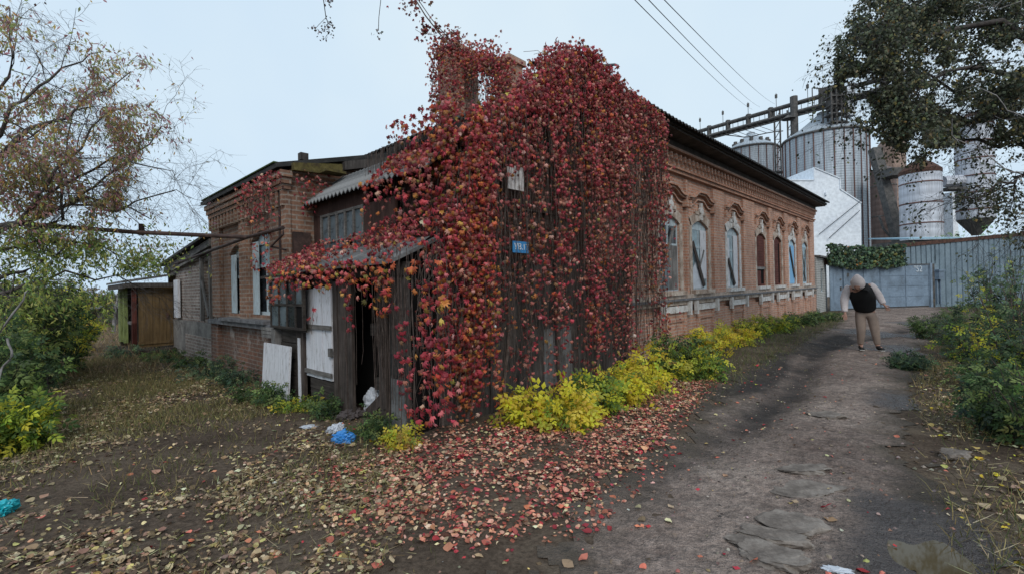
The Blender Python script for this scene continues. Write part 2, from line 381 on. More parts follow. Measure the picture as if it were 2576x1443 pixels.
# ------------------------------------------------------------------ camera, sky, sun
cam = bpy.data.cameras.new('camera'); cob = bpy.data.objects.new('camera', cam); COL.objects.link(cob)
cam.sensor_width = 36; cam.lens = F / 2576 * 36; cam.clip_end = 2000; cam.clip_start = .05
cob.matrix_world = Matrix([[RT[0], UP[0], -FW[0], 0], [RT[1], UP[1], -FW[1], 0], [RT[2], UP[2], -FW[2], CAMH], [0, 0, 0, 1]])
scene.camera = cob
W = bpy.data.worlds.new('World'); scene.world = W; W.use_nodes = True
wt = W.node_tree; bg = wt.nodes['Background']
SUN_EL, SUN_AZ = math.radians(40), math.radians(172)   # high, veiled, behind the camera
sky = wt.nodes.new('ShaderNodeTexSky'); sky.sky_type = 'NISHITA'; sky.sun_disc = False
sky.sun_elevation = SUN_EL; sky.sun_rotation = SUN_AZ; sky.air_density = 1.0; sky.dust_density = 4.0
mx = wt.nodes.new('ShaderNodeMix'); mx.data_type = 'RGBA'; mx.inputs[0].default_value = .93
mx.inputs[7].default_value = (6.55, 8.25, 9.95, 1)      # the cloud veil over the blue
tc = wt.nodes.new('ShaderNodeTexCoord'); nz = wt.nodes.new('ShaderNodeTexNoise'); nz.inputs['Scale'].default_value = 1.6; nz.inputs['Detail'].default_value = 4; wt.links.new(tc.outputs['Generated'], nz.inputs['Vector'])
rp = wt.nodes.new('ShaderNodeValToRGB'); rp.color_ramp.elements[0].position = .35; rp.color_ramp.elements[0].color = (6.25, 8.0, 9.8, 1); rp.color_ramp.elements[1].position = .68; rp.color_ramp.elements[1].color = (7.5, 8.9, 9.9, 1); wt.links.new(nz.outputs['Fac'], rp.inputs[0]); wt.links.new(rp.outputs[0], mx.inputs[7])
wt.links.new(sky.outputs[0], mx.inputs[6]); wt.links.new(mx.outputs[2], bg.inputs[0]); bg.inputs[1].default_value = .1
sun = bpy.data.lights.new('sun', 'SUN'); so = bpy.data.objects.new('sun', sun); COL.objects.link(so)
sun.energy = 1.5; sun.angle = math.radians(25); sun.color = (1, .96, .9)
sd = Vector((math.sin(SUN_AZ) * math.cos(SUN_EL), math.cos(SUN_AZ) * math.cos(SUN_EL), math.sin(SUN_EL)))
so.rotation_euler = sd.to_track_quat('Z', 'Y').to_euler(); so.location = (0, -10, 30)
scene.view_settings.view_transform = 'Standard'; scene.view_settings.look = 'None'
scene.view_settings.exposure = 0; scene.view_settings.gamma = 1
scene.cycles.use_denoising = True; scene.cycles.max_bounces = 6; scene.cycles.transparent_max_bounces = 4

# ------------------------------------------------------------------ ground and road
ROAD_L = [(1080, 1640), (1330, 1420), (1600, 1190), (1790, 985), (1985, 868), (2110, 805), (2105, 779)]
ROAD_R = [(2372, 769), (2385, 800), (2330, 880), (2300, 980), (2330, 1100), (2400, 1260), (2520, 1480), (2760, 1800)]
ROADP = np.array([G(*q)[:2] for q in ROAD_L + ROAD_R])
def sdist(P, poly):
    x, y = P[:, 0], P[:, 1]; n = len(poly); ins = np.zeros(len(P), bool); dm = np.full(len(P), 1e9)
    for i in range(n):
        a = poly[i]; b = poly[(i + 1) % n]
        c = ((a[1] > y) != (b[1] > y)) & (x < (b[0] - a[0]) * (y - a[1]) / (b[1] - a[1] + 1e-12) + a[0]); ins ^= c
        e = b - a; t = np.clip(((x - a[0]) * e[0] + (y - a[1]) * e[1]) / (e @ e), 0, 1)
        dm = np.minimum(dm, np.hypot(x - a[0] - t * e[0], y - a[1] - t * e[1]))
    return np.where(ins, dm, -dm)
PUD = np.array([G(*q)[:2] for q in [(2245, 1345), (2300, 1362), (2350, 1350), (2400, 1368), (2436, 1400), (2446, 1440), (2435, 1480), (2380, 1510), (2330, 1470), (2310, 1420), (2262, 1405), (2232, 1375)]])
def road_s(x, y):
    P = np.stack([np.ravel(x), np.ravel(y)], 1)
    s = sdist(P, ROADP) + .75 * (N1.fbm(P[:, 0] * 1.3, P[:, 1] * 1.3, 4) - .5) + .5 * (N2.fbm(P[:, 0] * 5, P[:, 1] * 5, 2) - .5)
    return s.reshape(np.shape(x))
def gz(x, y):
    x = np.asarray(x, float); y = np.asarray(y, float); sh = x.shape
    P = np.stack([x.ravel(), y.ravel()], 1)
    near = np.exp(-np.maximum(np.hypot(P[:, 0], P[:, 1]) - 35, 0) / 20)
    z = (.055 * (N1.fbm(P[:, 0] * .7, P[:, 1] * .7, 3) - .5) + .06 * (N2.fbm(P[:, 0] * 3.1, P[:, 1] * 3.1, 3) - .5) + .035 * (N3.fbm(P[:, 0] * 9, P[:, 1] * 9, 3) - .5)) * near
    sr = sdist(P, ROADP)
    u = (P - NEAR[:2]) @ A[:2]; v = (P - NEAR[:2]) @ B[:2]
    for c in (-3.05, -4.75):                                   # wheel ruts running along the street front
        wv = c + .25 * np.sin(u * .5) - .13 * np.clip(u - 4, 0, 20)
        z -= .075 * np.exp(-((v - wv) / .26) ** 2) * np.clip(sr * 2, 0, 1) * np.clip((u + 9) / 2, 0, 1)
    sp = sdist(P, PUD); wg = np.clip((sp + .75) / .45, 0, 1); z = z * (1 - wg) - .012 * wg - .06 * np.clip((sp + .12 + .12 * (N3.fbm(P[:, 0] * 4, P[:, 1] * 4, 3) - .5)) / .2, 0, 1)
    return z.reshape(sh)
def gz1(x, y): return float(gz(np.array([x]), np.array([y]))[0])
def GG(px, py):
    p = G(px, py); p[2] = gz1(p[0], p[1]); return p

def soil_mat():
    t = NT('soil_leafy'); ob = t.coord('Object')
    n1 = t.noise(ob, 1.1, 6, .65); n2 = t.noise(ob, 26, 5, .7)
    c = t.ramp(n1, [(.3, (.05, .036, .027)), (.5, (.10, .074, .055)), (.7, (.155, .122, .09))])
    c = t.mix(.85, c, t.ramp(n2, [(.3, .45), (.7, 1.5)]), 'MULTIPLY')
    t.bump(n2, .8, .03); return t.fin(c, .95, spec=.1)
def road_mat():
    t = NT('dirt_road'); ob = t.coord('Object')
    at = t.n('ShaderNodeAttribute', attribute_name='Col'); sep = t.n('ShaderNodeSeparateColor'); t.l(at.outputs['Color'], sep.inputs[0])
    n1 = t.noise(ob, .8, 7, .68); n2 = t.noise(ob, 19, 6, .72); n3 = t.noise(ob, 3.3, 6, .7); n4 = t.noise(t.coord('Object', (1, 1, 1)), 7, 5, .7)
    c = t.ramp(n1, [(.3, (.125, .09, .075)), (.5, (.235, .18, .152)), (.7, (.33, .264, .224))])
    c = t.mix(.75, c, t.ramp(n4, [(.34, .52), (.5, 1.), (.68, 1.38)]), 'MULTIPLY')
    red = t.ramp(n3, [(.55, 0.), (.72, .45)]); c = t.mix(red, c, (.17, .105, .085))
    c = t.mix(.9, c, t.ramp(n2, [(.25, .4), (.5, .95), (.75, 1.6)]), 'MULTIPLY'); c = t.mix(.6, c, t.ramp(t.noise(ob, 75, 4, .7), [(.35, .5), (.65, 1.45)]), 'MULTIPLY')
    dark = t.mix(sep.outputs[1], c, (.022, .019, .018)); dark = t.mix(sep.outputs[2], (.075, .06, .044), dark); wet = t.mix(sep.outputs[0], dark, (.06, .05, .048))
    r = t.mix(sep.outputs[0], (.92, .92, .92), (.12, .12, .12))
    rn = t.ramp(n2, [(.4, .0), (.6, .5)]); r = t.mix(.5, r, rn, 'ADD')
    t.bump(n4, 1.0, .10); return t.fin(wet, r, spec=.4)
def grid_obj(name, xs, ys, zf, keep=None, mat=None, colf=None, dz=0.):
    X, Y = np.meshgrid(xs, ys); Z = zf(X, Y) + dz; nx, ny = len(xs), len(ys)
    V = np.stack([X.ravel(), Y.ravel(), Z.ravel()], 1)
    i = np.arange((ny - 1) * (nx - 1)); r = i // (nx - 1); c = i % (nx - 1); a = r * nx + c
    Q = np.stack([a, a + 1, a + nx + 1, a + nx], 1)
    if keep is not None: Q = Q[keep(V)[Q].all(1)]
    use = np.unique(Q); m = np.full(len(V), -1); m[use] = np.arange(len(use)); Q = m[Q]; V = V[use]
    return mesh_obj(name, V, Q.ravel(), np.arange(len(Q)) * 4, mat, None, None, None, colf(V) if colf else None, True)
def spread(a, b, st, far):
    mid = np.arange(a, b, st); lo = []; hi = []; s = st; p = a
    while p > -far: s *= 1.28; p -= s; lo.append(p)
    s = st; p = mid[-1]
    while p < far: s *= 1.28; p += s; hi.append(p)
    return np.concatenate([lo[::-1], mid, hi])
gr = grid_obj('ground', spread(-14, 27, .12, 900), spread(1, 30, .12, 900), lambda X_, Y_: gz(X_, Y_) - .05 * np.clip(sdist(np.stack([X_.ravel(), Y_.ravel()], 1), ROADP).reshape(X_.shape) - .45, 0, .4) / .4, None, soil_mat())
tag(gr, kind='structure')
WETP = [G(2260, 1290), G(2330, 1320), G(2200, 838), G(2335, 812), G(2330, 845), G(2300, 880), G(2150, 830), G(2290, 1010), G(2430, 1430), G(2350, 1430)]
WETR = [.45, .5, 1.0, 1.2, 1.0, 1.1, .8, .7, .5, .5]
def road_col(V):
    w = np.zeros(len(V))
    for p, r in zip(WETP, WETR): w = np.maximum(w, np.exp(-(((V[:, :2] - p[:2]) ** 2).sum(1)) / r ** 2))
    w = np.clip((w + .8 * (N3.fbm(V[:, 0] * 2.5, V[:, 1] * 2.5, 4) - .5) - .35) * 2.6, 0, 1)
    s = sdist(V[:, :2], ROADP); u = (V[:, :2] - NEAR[:2]) @ A[:2]; v = (V[:, :2] - NEAR[:2]) @ B[:2]
    d = np.clip(1 - np.abs(v + 2.35 + .11 * np.clip(u - 2, 0, 20) - .2 * np.sin(u)) / .7, 0, 1) * np.clip((u + 7) / 2, 0, 1) * np.clip((9 - u) / 4, 0, 1)
    for c_ in (-3.05, -4.75): d = np.maximum(d, .42 * np.exp(-((v - (c_ + .25 * np.sin(u * .5) - .13 * np.clip(u - 4, 0, 20))) / .3) ** 2) * np.clip((u + 8) / 2, 0, 1))
    d = np.clip(d * 2.4 * (N1.fbm(V[:, 0] * 3, V[:, 1] * 3, 3) + .25), 0, .92)
    e = np.clip(road_s(V[:, 0], V[:, 1]) / .55 + .35 * (N2.fbm(V[:, 0] * 9, V[:, 1] * 9, 3) - .5), 0, 1); return np.stack([w * .9, d, e], 1)
rd = grid_obj('road', np.arange(-3, 27, .06), np.arange(1.2, 30, .06), gz, lambda V: (road_s(V[:, 0], V[:, 1]) > .0) | (sdist(V[:, :2], ROADP) > .55), road_mat(), road_col, .008)
tag(rd, kind='structure')
# puddle
t = NT('puddle_water'); c = t.mix(t.noise(t.coord('Object'), 2, 3), (.07, .052, .027), (.095, .073, .04)); M['water'] = t.fin(c, .04, spec=.2)
pz = -.032
pc = PUD.mean(0); pd = []
for k in range(96):
    f = k / 96 * len(PUD); i = int(f); q = PUD[i] * (1 - f + i) + PUD[(i + 1) % len(PUD)] * (f - i)
    pd.append(pc + (q - pc) * (1.15 + .05 * math.sin(k * 1.7) + .04 * math.sin(k * 4.1)))
V = np.array([[p[0], p[1], pz] for p in pd])
tag(mesh_obj('puddle', V, np.arange(96), [0], M['water']), kind='structure')

# ------------------------------------------------------------------ wall helper
def wall_openings(mb, s0, s1, z0, z1, ops, P, depth=.2, step=8):
    """front skin of a wall from s0 to s1 with arched openings (centre, half width, sill, spring, apex); P maps (s, depth, z)"""
    cur = s0
    for (c, hw, zb, zs, za) in sorted(ops):
        mb.quad(P(cur, 0, z0), P(c - hw, 0, z0), P(c - hw, 0, z1), P(cur, 0, z1)); cur = c + hw
        mb.quad(P(c - hw, 0, z0), P(c + hw, 0, z0), P(c + hw, 0, zb), P(c - hw, 0, zb))
        arc = [(c + hw * (2 * i / step - 1), zs + (za - zs) * (1 - (2 * i / step - 1) ** 2)) for i in range(step + 1)]
        for i in range(step):
            (a, h), (b, k) = arc[i], arc[i + 1]
            mb.quad(P(a, 0, h), P(b, 0, k), P(b, 0, z1), P(a, 0, z1)); mb.quad(P(a, depth, h), P(b, depth, k), P(b, 0, k), P(a, 0, h))
        mb.quad(P(c - hw, 0, zb), P(c - hw, depth, zb), P(c - hw, depth, zs), P(c - hw, 0, zs))
        mb.quad(P(c + hw, depth, zb), P(c + hw, 0, zb), P(c + hw, 0, zs), P(c + hw, depth, zs))
        mb.quad(P(c - hw, depth, zb), P(c - hw, 0, zb), P(c + hw, 0, zb), P(c + hw, depth, zb))
    mb.quad(P(cur, 0, z0), P(s1, 0, z0), P(s1, 0, z1), P(cur, 0, z1))

# ------------------------------------------------------------------ the brick house along the lane
HU0, HU1, HV1, HZ = -3.0, 18.6, 6.3, 5.15
house = thing('brick_house', 'long derelict brick house with boarded arched windows under a dark eave', 'house', HW(8, 5, 0))
WU = [1.06, 3.05, 5.84, 9.0, 11.4, 13.9, 16.55]
OPS = [(c, .6, 1.46, 3.16, 3.34) for c in WU]
PS = lambda s, d, z: (s, d, z)
mb = MB(mframe); wall_openings(mb, HU0, HU1, 0, HZ, OPS, PS, .1)
mb.quad((HU1, 0, 0), (HU1, HV1, 0), (HU1, HV1, HZ), (HU1, 0, HZ))
mb.quad((HU0, HV1, -.1), (HU0, 0, -.1), (HU0, 0, HZ), (HU0, HV1, HZ)); mb.quad((HU1, HV1, 0), (HU0, HV1, 0), (HU0, HV1, HZ), (HU1, HV1, HZ))
mb.build('facade_wall', 'brick', house)
mb = MB(mframe); mb.box(HU0 - .02, HU1 + .06, -.1, -.003, -.15, .92)
for c in WU: mb.box(c - .62, c - .5, -.16, -.1, .1, .92); mb.box(c + .5, c + .62, -.16, -.1, .1, .92); mb.box(c - .5, c + .5, -.135, -.1, .7, .78)
mb.build('plinth', 'brick', house)
mb = MB(mframe); mb.box(HU0 - .02, HU1 + .1, -.2, -.003, 1.20, 1.245); mb.build('belt_ledge', 'slate', house)
mb = MB(mframe); mb.box(HU0 - .02, HU1 + .06, -.13, -.003, 1.10, 1.198); mb.box(HU0, HU1 + .05, -.09, -.003, 1.247, 1.35); mb.build('belt_course', 'trim', house)
# piers between the window bays
for i, c in enumerate(WU):
    lo = (WU[i - 1] + c) / 2 if i else -1.0; hi = (c + WU[i + 1]) / 2 if i < 6 else HU1 - .05
    a = (lo if i == 0 else WU[i - 1] + .93); b = c - .93
    if b - a > .1: mb = MB(mframe); mb.box(a, b, -.07, -.003, 1.352, 4.34); mb.build('pier', 'brick', house)
mb = MB(mframe); mb.box(WU[-1] + .93, HU1 - .03, -.07, -.003, 1.352, 4.34); mb.build('pier', 'brick', house)
mb = MB(mframe)
mb.box(HU0, HU1 + .05, -.10, -.003, 4.37, 4.45); mb.box(HU0, HU1 + .07, -.15, -.003, 4.452, 4.50)
mb.box(HU0, HU1 + .07, -.22, -.003, 4.86, 4.93); mb.build('cornice', 'brick', house)
mb = MB(mframe); mb.box(HU0, HU1 + .08, -.16, -.003, 4.932, 5.10); mb.box(HU0 - .4, HU1 + .3, -.56, -.003, 5.102, 5.145); mb.build('soffit_shade_band', 'wood_dark', house)  # plank soffit above; eave shade on the cornice band painted in as dark wood
mb = MB(mframe); s = HU0 + .1
while s < HU1 - .1:
    mb.box(s, s + .11, -.13, -.003, 4.56, 4.858); mb.box(s + .015, s + .095, -.19, -.132, 4.70, 4.858); s += .27
mb.build('dentil_frieze', 'brick', house)
def hood(c, parent):
    pts = [(-.84, 3.70), (-.84, 3.95), (-.62, 3.96), (-.48, 4.0), (-.34, 4.09), (-.2, 4.14), (.2, 4.14), (.34, 4.09), (.48, 4.0), (.62, 3.96), (.84, 3.95), (.84, 3.70)]
    mb = MB(mframe)
    for k in range(1, 10):
        (a, h), (b, j) = pts[k], pts[k + 1]
        for (t0, t1, d) in ((.0, -.06, -.15), (-.06, -.11, -.10), (-.21, -.25, -.06)):
            g = 1.08 if t0 > -.2 else .94
            mb.add([(c + a * g, -.003, h + t1), (c + b * g, -.003, j + t1), (c + b * g, d, j + t1), (c + a * g, d, h + t1), (c + a * g, -.003, h + t0), (c + b * g, -.003, j + t0), (c + b * g, d, j + t0), (c + a * g, d, h + t0)],
                   [(0, 1, 5, 4), (3, 7, 6, 2), (0, 3, 2, 1), (4, 5, 6, 7), (0, 4, 7, 3), (1, 2, 6, 5)])
    for sg in (-1, 1): mb.box(c + sg * .9 - .06, c + sg * .9 + .06, -.14, -.004, 3.62, 3.80)
    h = mb.build('hood_mould', 'brick', parent)
    mb = MB(mframe)
    mb.prism([(c - .07, 3.36), (c + .07, 3.36), (c + .06, 3.52), (c + .13, 3.56), (c + .13, 3.66), (c + .05, 3.70), (c + .08, 3.82), (c - .08, 3.82), (c - .05, 3.70), (c - .13, 3.66), (c - .13, 3.56), (c - .06, 3.52)], 1, -.085, -.03)
    mb.build('keystone', 'whitewash', h)
def surround(c, mat, parent):
    mb = MB(mframe); o, q = .6, .76
    for sg in (-1, 1):
        mb.box(c + min(sg * o, sg * q), c + max(sg * o, sg * q), -.03, -.003, 1.352, 3.17)
    st = 8
    for i in range(st):
        x0 = 2 * i / st - 1; x1 = 2 * (i + 1) / st - 1
        z = lambda x, t: 3.16 + .18 * (1 - x * x) + t
        v = [(c + x0 * o, -.03, z(x0, 0)), (c + x1 * o, -.03, z(x1, 0)), (c + x1 * q, -.03, z(x1, .22)), (c + x0 * q, -.03, z(x0, .22))]
        v += [(a, -.003, b) for a, _, b in v]
        mb.add(v, [(0, 1, 2, 3), (7, 6, 5, 4), (0, 4, 5, 1), (2, 6, 7, 3)])
    # stepped shoulders of the plaster heading
    mb.box(c - .36, c + .36, -.05, -.031, 3.50, 3.60)
    mb.build('window_surround', mat, parent)
def sash(mb, c, hw, z0, z1, y0, y1, w=.06, bars=(), trans=None):
    mb.box(c - hw, c - hw + w, y0, y1, z0, z1); mb.box(c + hw - w, c + hw, y0, y1, z0, z1)
    mb.box(c - hw + w, c + hw - w, y0, y1, z0, z0 + w); mb.box(c - hw + w, c + hw - w, y0, y1, z1 - w, z1)
    for b in bars: mb.box(c + b - w * .4, c + b + w * .4, y0, y1, z0 + w, z1 - w)
    if trans: mb.box(c - hw + w, c + hw - w, y0 - .01, y1 + .01, trans - .03, trans + .03)
WLAB = ['arched window with a bare grey board on its right and a pale diagonal plank', 'arched window with peeling pale panes and brown crossed planks', 'narrow-looking arched window with flaking white panels and a dark plank', 'window filled with red brown sheets over a square hole', 'window closed by dark red brown boards', 'window boarded in bright blue with a black diagonal plank', 'last window with blue frame and crossed dark planks']
WC = [0.]
def wfm(P): return mframe(np.stack([WC[0] + (P[:, 0] - WC[0]) * 1.2, np.where(P[:, 1] > 0, P[:, 1] * .45, P[:, 1]), P[:, 2]], 1))
for i, c in enumerate(WU):
    WC[0] = c; hood(c, house)
    surround(c, 'trim' if i not in (2, 5) else 'whitewash', house)
    mb = MB(wfm); sash(mb, c, .5, 1.46, 3.16, .10, .16, .07, (0.,) if i not in (3, 4) else (), 2.62 if i not in (3, 4) else None)
    mb.box(c - .5, c + .5, .10, .16, 3.16, 3.345)
    w = mb.build('window', 'frame_blue' if i in (5, 6) else ('wood_red' if i in (3, 4) else 'frame_pale'), house); w['label'] = WLAB[i]
    mb = MB(wfm); mb.box(c - .60, c + .60, -.15, .1, 1.352, 1.455); mb.build('sill', 'whitewash' if i > 1 else 'trim', w)
    mb = MB(wfm); mb.box(c - .58, c + .58, -.155, -.132, .93, 1.09)
    for sg in (-1, 1): mb.box(c + sg * .64 - .05, c + sg * .64 + .05, -.22, -.133, .84, 1.19)
    mb.build('apron_panel', 'whitewash', w)
    mb = MB(wfm); mb.box(c - .43, c + .43, .12, .135, 1.53, 3.1); mb.build('pane', {0: 'glass_dark', 1: 'glass_pale', 2: 'glass_pale', 3: 'black', 4: 'black', 5: 'glass_dark', 6: 'glass_pale'}[i], w)
    def pl(p, q, wd, mat, y=.02, nm='brace_plank'):
        mb = MB(wfm); mb.bar((c + p[0], y, p[1]), (c + q[0], y, q[1]), wd, .03); return mb.build(nm, mat, w)
    if i == 0:
        pl((.26, 3.05), (-.42, 1.75), .09, 'wood_grey')
        mb = MB(wfm); mb.box(c + .02, c + .44, .06, .09, 1.5, 2.6); mb.build('plywood_board', 'wood_grey', w)
        mb = MB(wfm); mb.box(c - .42, c + .0, .05, .085, 1.5, 2.3); mb.build('broken_board', 'glass', w)
    if i == 1:
        pl((-.43, 2.75), (.22, 1.55), .13, 'wood_brown', -.0); pl((.3, 2.55), (-.02, 2.0), .06, 'wood_grey', .04)
        mb = MB(wfm); mb.box(c + .1, c + .45, .06, .095, 1.75, 3.1); mb.build('peeling_board', 'wood_white', w)
        mb = MB(wfm); mb.add([(c - .42, .07, 1.5), (c + .2, .07, 1.5), (c - .2, .07, 2.2), (c - .42, .07, 2.0)], [(0, 1, 2, 3)]); mb.build('torn_sheet', 'bag_white', w)
    if i == 2:
        pl((-.38, 2.35), (.12, 1.55), .12, 'wood_brown', 0)
        mb = MB(wfm); mb.box(c + .12, c + .46, .05, .095, 1.5, 3.1); mb.build('peeling_board', 'wood_white', w)
        mb = MB(wfm); mb.box(c - .44, c - .2, .06, .095, 1.5, 3.0); mb.build('peeling_board', 'wood_white', w)
    if i in (3, 4):
        mb = MB(wfm); z = 2.12 if i == 3 else 1.5
        while z < 3.2: mb.box(c - .47, c + .47 - (.3 if i == 4 else 0), .05, .085, z, z + .088); z += .095
        mb.build('red_boards', 'wood_red', w)
        if i == 3:
            mb = MB(wfm); mb.box(c - .48, c + .48, .0, .05, 2.05, 2.14); mb.build('cross_rail', 'wood_grey', w)
            mb = MB(wfm); mb.box(c - .45, c + .05, .05, .08, 1.5, 2.0); mb.build('lower_board', 'wood_red', w)
    if i == 5:
        mb = MB(wfm)
        for k in range(5): mb.box(c - .44 + k * .178, c - .44 + k * .178 + .17, .04, .08, 1.5, 3.08)
        mb.build('blue_boards', 'wood_blue', w); pl((-.32, 3.0), (.38, 1.75), .13, 'wood_dark', -.01)
    if i == 6:
        pl((-.4, 2.9), (.1, 1.55), .07, 'wood_dark', .0); pl((.36, 3.0), (-.05, 1.55), .07, 'wood_dark', .05)
# roof
ov = .62
rz = 5.24; mb = MB(mframe)
u0, u1, v0, v1 = HU0 - .5, HU1 + .35, -ov, HV1 + .4; rdg = 1.35
R0 = (u0 + 3.6, (v0 + v1) / 2, rz + rdg); R1 = (u1 - 3.6, (v0 + v1) / 2, rz + rdg)
c = [(u0, v0, rz), (u1, v0, rz), (u1, v1, rz), (u0, v1, rz)]
mb.quad(c[0], c[1], R1, R0); mb.quad(c[1], c[2], R1); mb.quad(c[2], c[3], R0, R1); mb.quad(c[3], c[0], R0)
mb.quad(*[(a, b, z - .09) for a, b, z in c[::-1]])
for k in range(4): p, q = c[k], c[(k + 1) % 4]; mb.quad((p[0], p[1], p[2] - .09), (q[0], q[1], q[2] - .09), q, p)
roof = mb.build('roof', 'roof_dark', house)
mb = MB(mframe); nx = int((u1 - u0) / .06)                           # corrugated sheet edges along both eaves
def corr(mb, P0, P1, up, n, amp, wdt):
    P0, P1, up = map(lambda q: np.array(q, float), (P0, P1, up)); nn = np.array([0, 0, 1.0]); v = []
    for i in range(n + 1):
        p = P0 + (P1 - P0) * i / n; o = amp * math.cos(i * math.pi / 2.0)
        v += [p + nn * (o + .012), p + up + nn * (o + .012)]
    for i in range(n + 1):
        p = P0 + (P1 - P0) * i / n; o = amp * math.cos(i * math.pi / 2.0)
        v += [p + nn * (o + .004 - .012), p + up + nn * (o + .004 - .012)]
    m = 2 * (n + 1)
    f = [(2 * i, 2 * i + 2, 2 * i + 3, 2 * i + 1) for i in range(n)] + [(m + 2 * i + 1, m + 2 * i + 3, m + 2 * i + 2, m + 2 * i) for i in range(n)] + [(m + 2 * i, m + 2 * i + 2, 2 * i + 2, 2 * i) for i in range(n)]
    mb.add(v, f)
corr(mb, (u0 - .05, v0 - .12, rz + .02), (u1 + .05, v0 - .12, rz + .02), (0, 1.3, .50), int(22 / .045), .028, 1)
corr(mb, (u0 - .12, v1, rz + .02), (u0 - .12, v0, rz + .02), (1.3, 0, .50), int(7.3 / .045), .028, 1)
mb.build('eave_sheet', 'roof_dark', roof)
mb = MB(mframe); mb.box(u0 + .02, u0 + .045, .2, v1, 4.93, 5.145); mb.box(u0 + .05, HU0 - .003, .0, v1, 4.88, 4.925)
mb.build('fascia_board', 'wood_greyh', house)
mb = MB(hframe)
for k in range(6): mb.box(HU0 - .035 - .006 * (k % 2), HU0 - .003, .3, 6.3, 3.3 + k * .26, 3.55 + k * .26)
mb.build('gable_boarding', 'wood_darkh', house)
mb = MB(hframe); mb.box(-1.35, -.5, 5.15, 6.0, 5.2, 8.55); mb.box(-1.43, -.42, 5.07, 6.08, 8.55, 8.68); mb.box(-1.3, -.55, 5.2, 5.95, 8.68, 8.8); mb.build('chimney', 'brick', house)
mb = MB(hframe); mb.box(-.95, -.4, 3.45, 4.0, 5.4, 7.75); mb.box(-1.02, -.33, 3.38, 4.07, 7.75, 7.9); mb.build('chimney', 'brick', house)
# ------------------------------------------------------------------ white hut at the far end
hut = thing('brick_hut', 'small white brick hut at the far end of the long house', 'hut', HW(20.2, 1.5, 0))
mb = MB(hframe); wall_openings(mb, 18.72, 21.6, -.1, 2.95, [(20.3, .42, 1.1, 2.35, 2.35)], lambda s, d, z: (s, -.12 + d, z), .15)
mb.quad((18.72, 3, -.1), (18.72, -.12, -.1), (18.72, -.12, 2.95), (18.72, 3, 3.2)); mb.quad((21.6, -.12, -.1), (21.6, 3, -.1), (21.6, 3, 3.2), (21.6, -.12, 2.95)); mb.build('wall', 'brick_white', hut)
mb = MB(hframe); sash(mb, 20.3, .42, 1.1, 2.35, -.04, .0, .06, (0.,)); w = mb.build('window', 'frame_pale', hut)
mb = MB(hframe); mb.box(19.92, 20.68, -.025, -.015, 1.16, 2.3); mb.build('pane', 'glass_dark', w)
mb = MB(hframe); mb.prism([(-.3, 2.953), (3.1, 3.23), (3.1, 3.31), (-.3, 3.04)], 0, 18.72, 21.8); mb.build('roof', 'asbestos', hut)
# ------------------------------------------------------------------ brick wing on the yard side
YU = -7.0
PY = lambda s, d, z: (YU + d, s, z)
wing = thing('brick_wing', 'brick wing with two tall pale-framed windows and a mossy eave, facing the yard', 'house wing', HW(-5, 5, 0))
WOPS = [(5.47, .44, 1.22, 2.42, 2.60), (4.10, .51, 1.22, 2.58, 2.76)]
mb = MB(hframe); wall_openings(mb, 2.75, 6.88, 1.0, 3.62, WOPS, PY, .25)
mb.quad((YU, 6.88, -.1), (-3, 6.88, -.1), (-3, 6.88, 4.6), (YU, 6.88, 3.62))
mb.quad((-3.06, 2.75, -.1), (YU, 2.75, -.1), (YU, 2.75, 3.62), (-3.06, 2.75, 4.7))
for (a, b) in ((6.35, 6.90), (4.66, 5.05), (2.72, 3.45)): mb.box(YU - .08, YU - .003, a, b, 1.14, 3.2)
mb.build('wall', 'brick_yard', wing)
mb = MB(hframe); mb.box(YU - .03, YU + .2, 2.76, 6.875, -.15, .998); mb.box(YU - .11, YU - .031, 6.4, 6.92, -.15, 1.0); mb.build('plinth', 'brick_low', wing)
mb = MB(hframe); mb.box(YU - .17, YU - .003, 2.72, 6.93, 1.003, 1.09); mb.box(YU - .22, YU - .003, 3.4, 5.95, 1.092, 1.15); mb.build('ledge', 'slate', wing)
mb = MB(hframe)
mb.box(YU - .13, YU - .003, 2.70, 6.94, 3.28, 3.36); mb.box(YU - .16, YU - .003, 2.66, 6.96, 3.362, 3.46); mb.box(YU - .19, YU - .003, 2.62, 6.98, 3.462, 3.56); mb.build('cornice', 'brick_yard', wing)
mb = MB(hframe); s = 2.75
while s < 6.85: mb.box(YU - .12, YU - .003, s, s + .10, 3.02, 3.279); s += .215
mb.build('dentil_frieze', 'brick_yard', wing)
mb = MB(hframe)
mb.prism([(YU - .24, 3.585), (-3.05, 4.72), (-3.05, 4.80), (YU - .24, 3.66)], 1, 2.62, 7.05); rf = mb.build('roof', 'roof_dark', wing)
mb = MB(hframe); mb.prism([(YU - .02, 3.56), (-6.2, 3.60), (-6.2, 3.80), (YU - .02, 3.68)], 1, 2.53, 2.615); mb.box(-6.6, -6.25, 2.3, 2.53, 3.58, 3.62); mb.build('mossy_coping', 'moss', wing)
mb = MB(hframe); mb.box(YU - .26, YU - .05, 2.7, 6.9, 3.668, 3.69); mb.build('moss_fringe', 'mossgreen', rf)
mb = MB(hframe); mb.prism([(-6.14, 3.72), (-5.3, 3.95), (-5.3, 4.10), (-6.14, 3.87)], 1, 2.56, 2.745); mb.build('coping_board', 'wood_dark', wing)
mb = MB(hframe); mb.box(-6.75, -6.62, 2.9, 3.02, 3.86, 3.98); mb.build('roof_stub', 'wood_dark', wing)
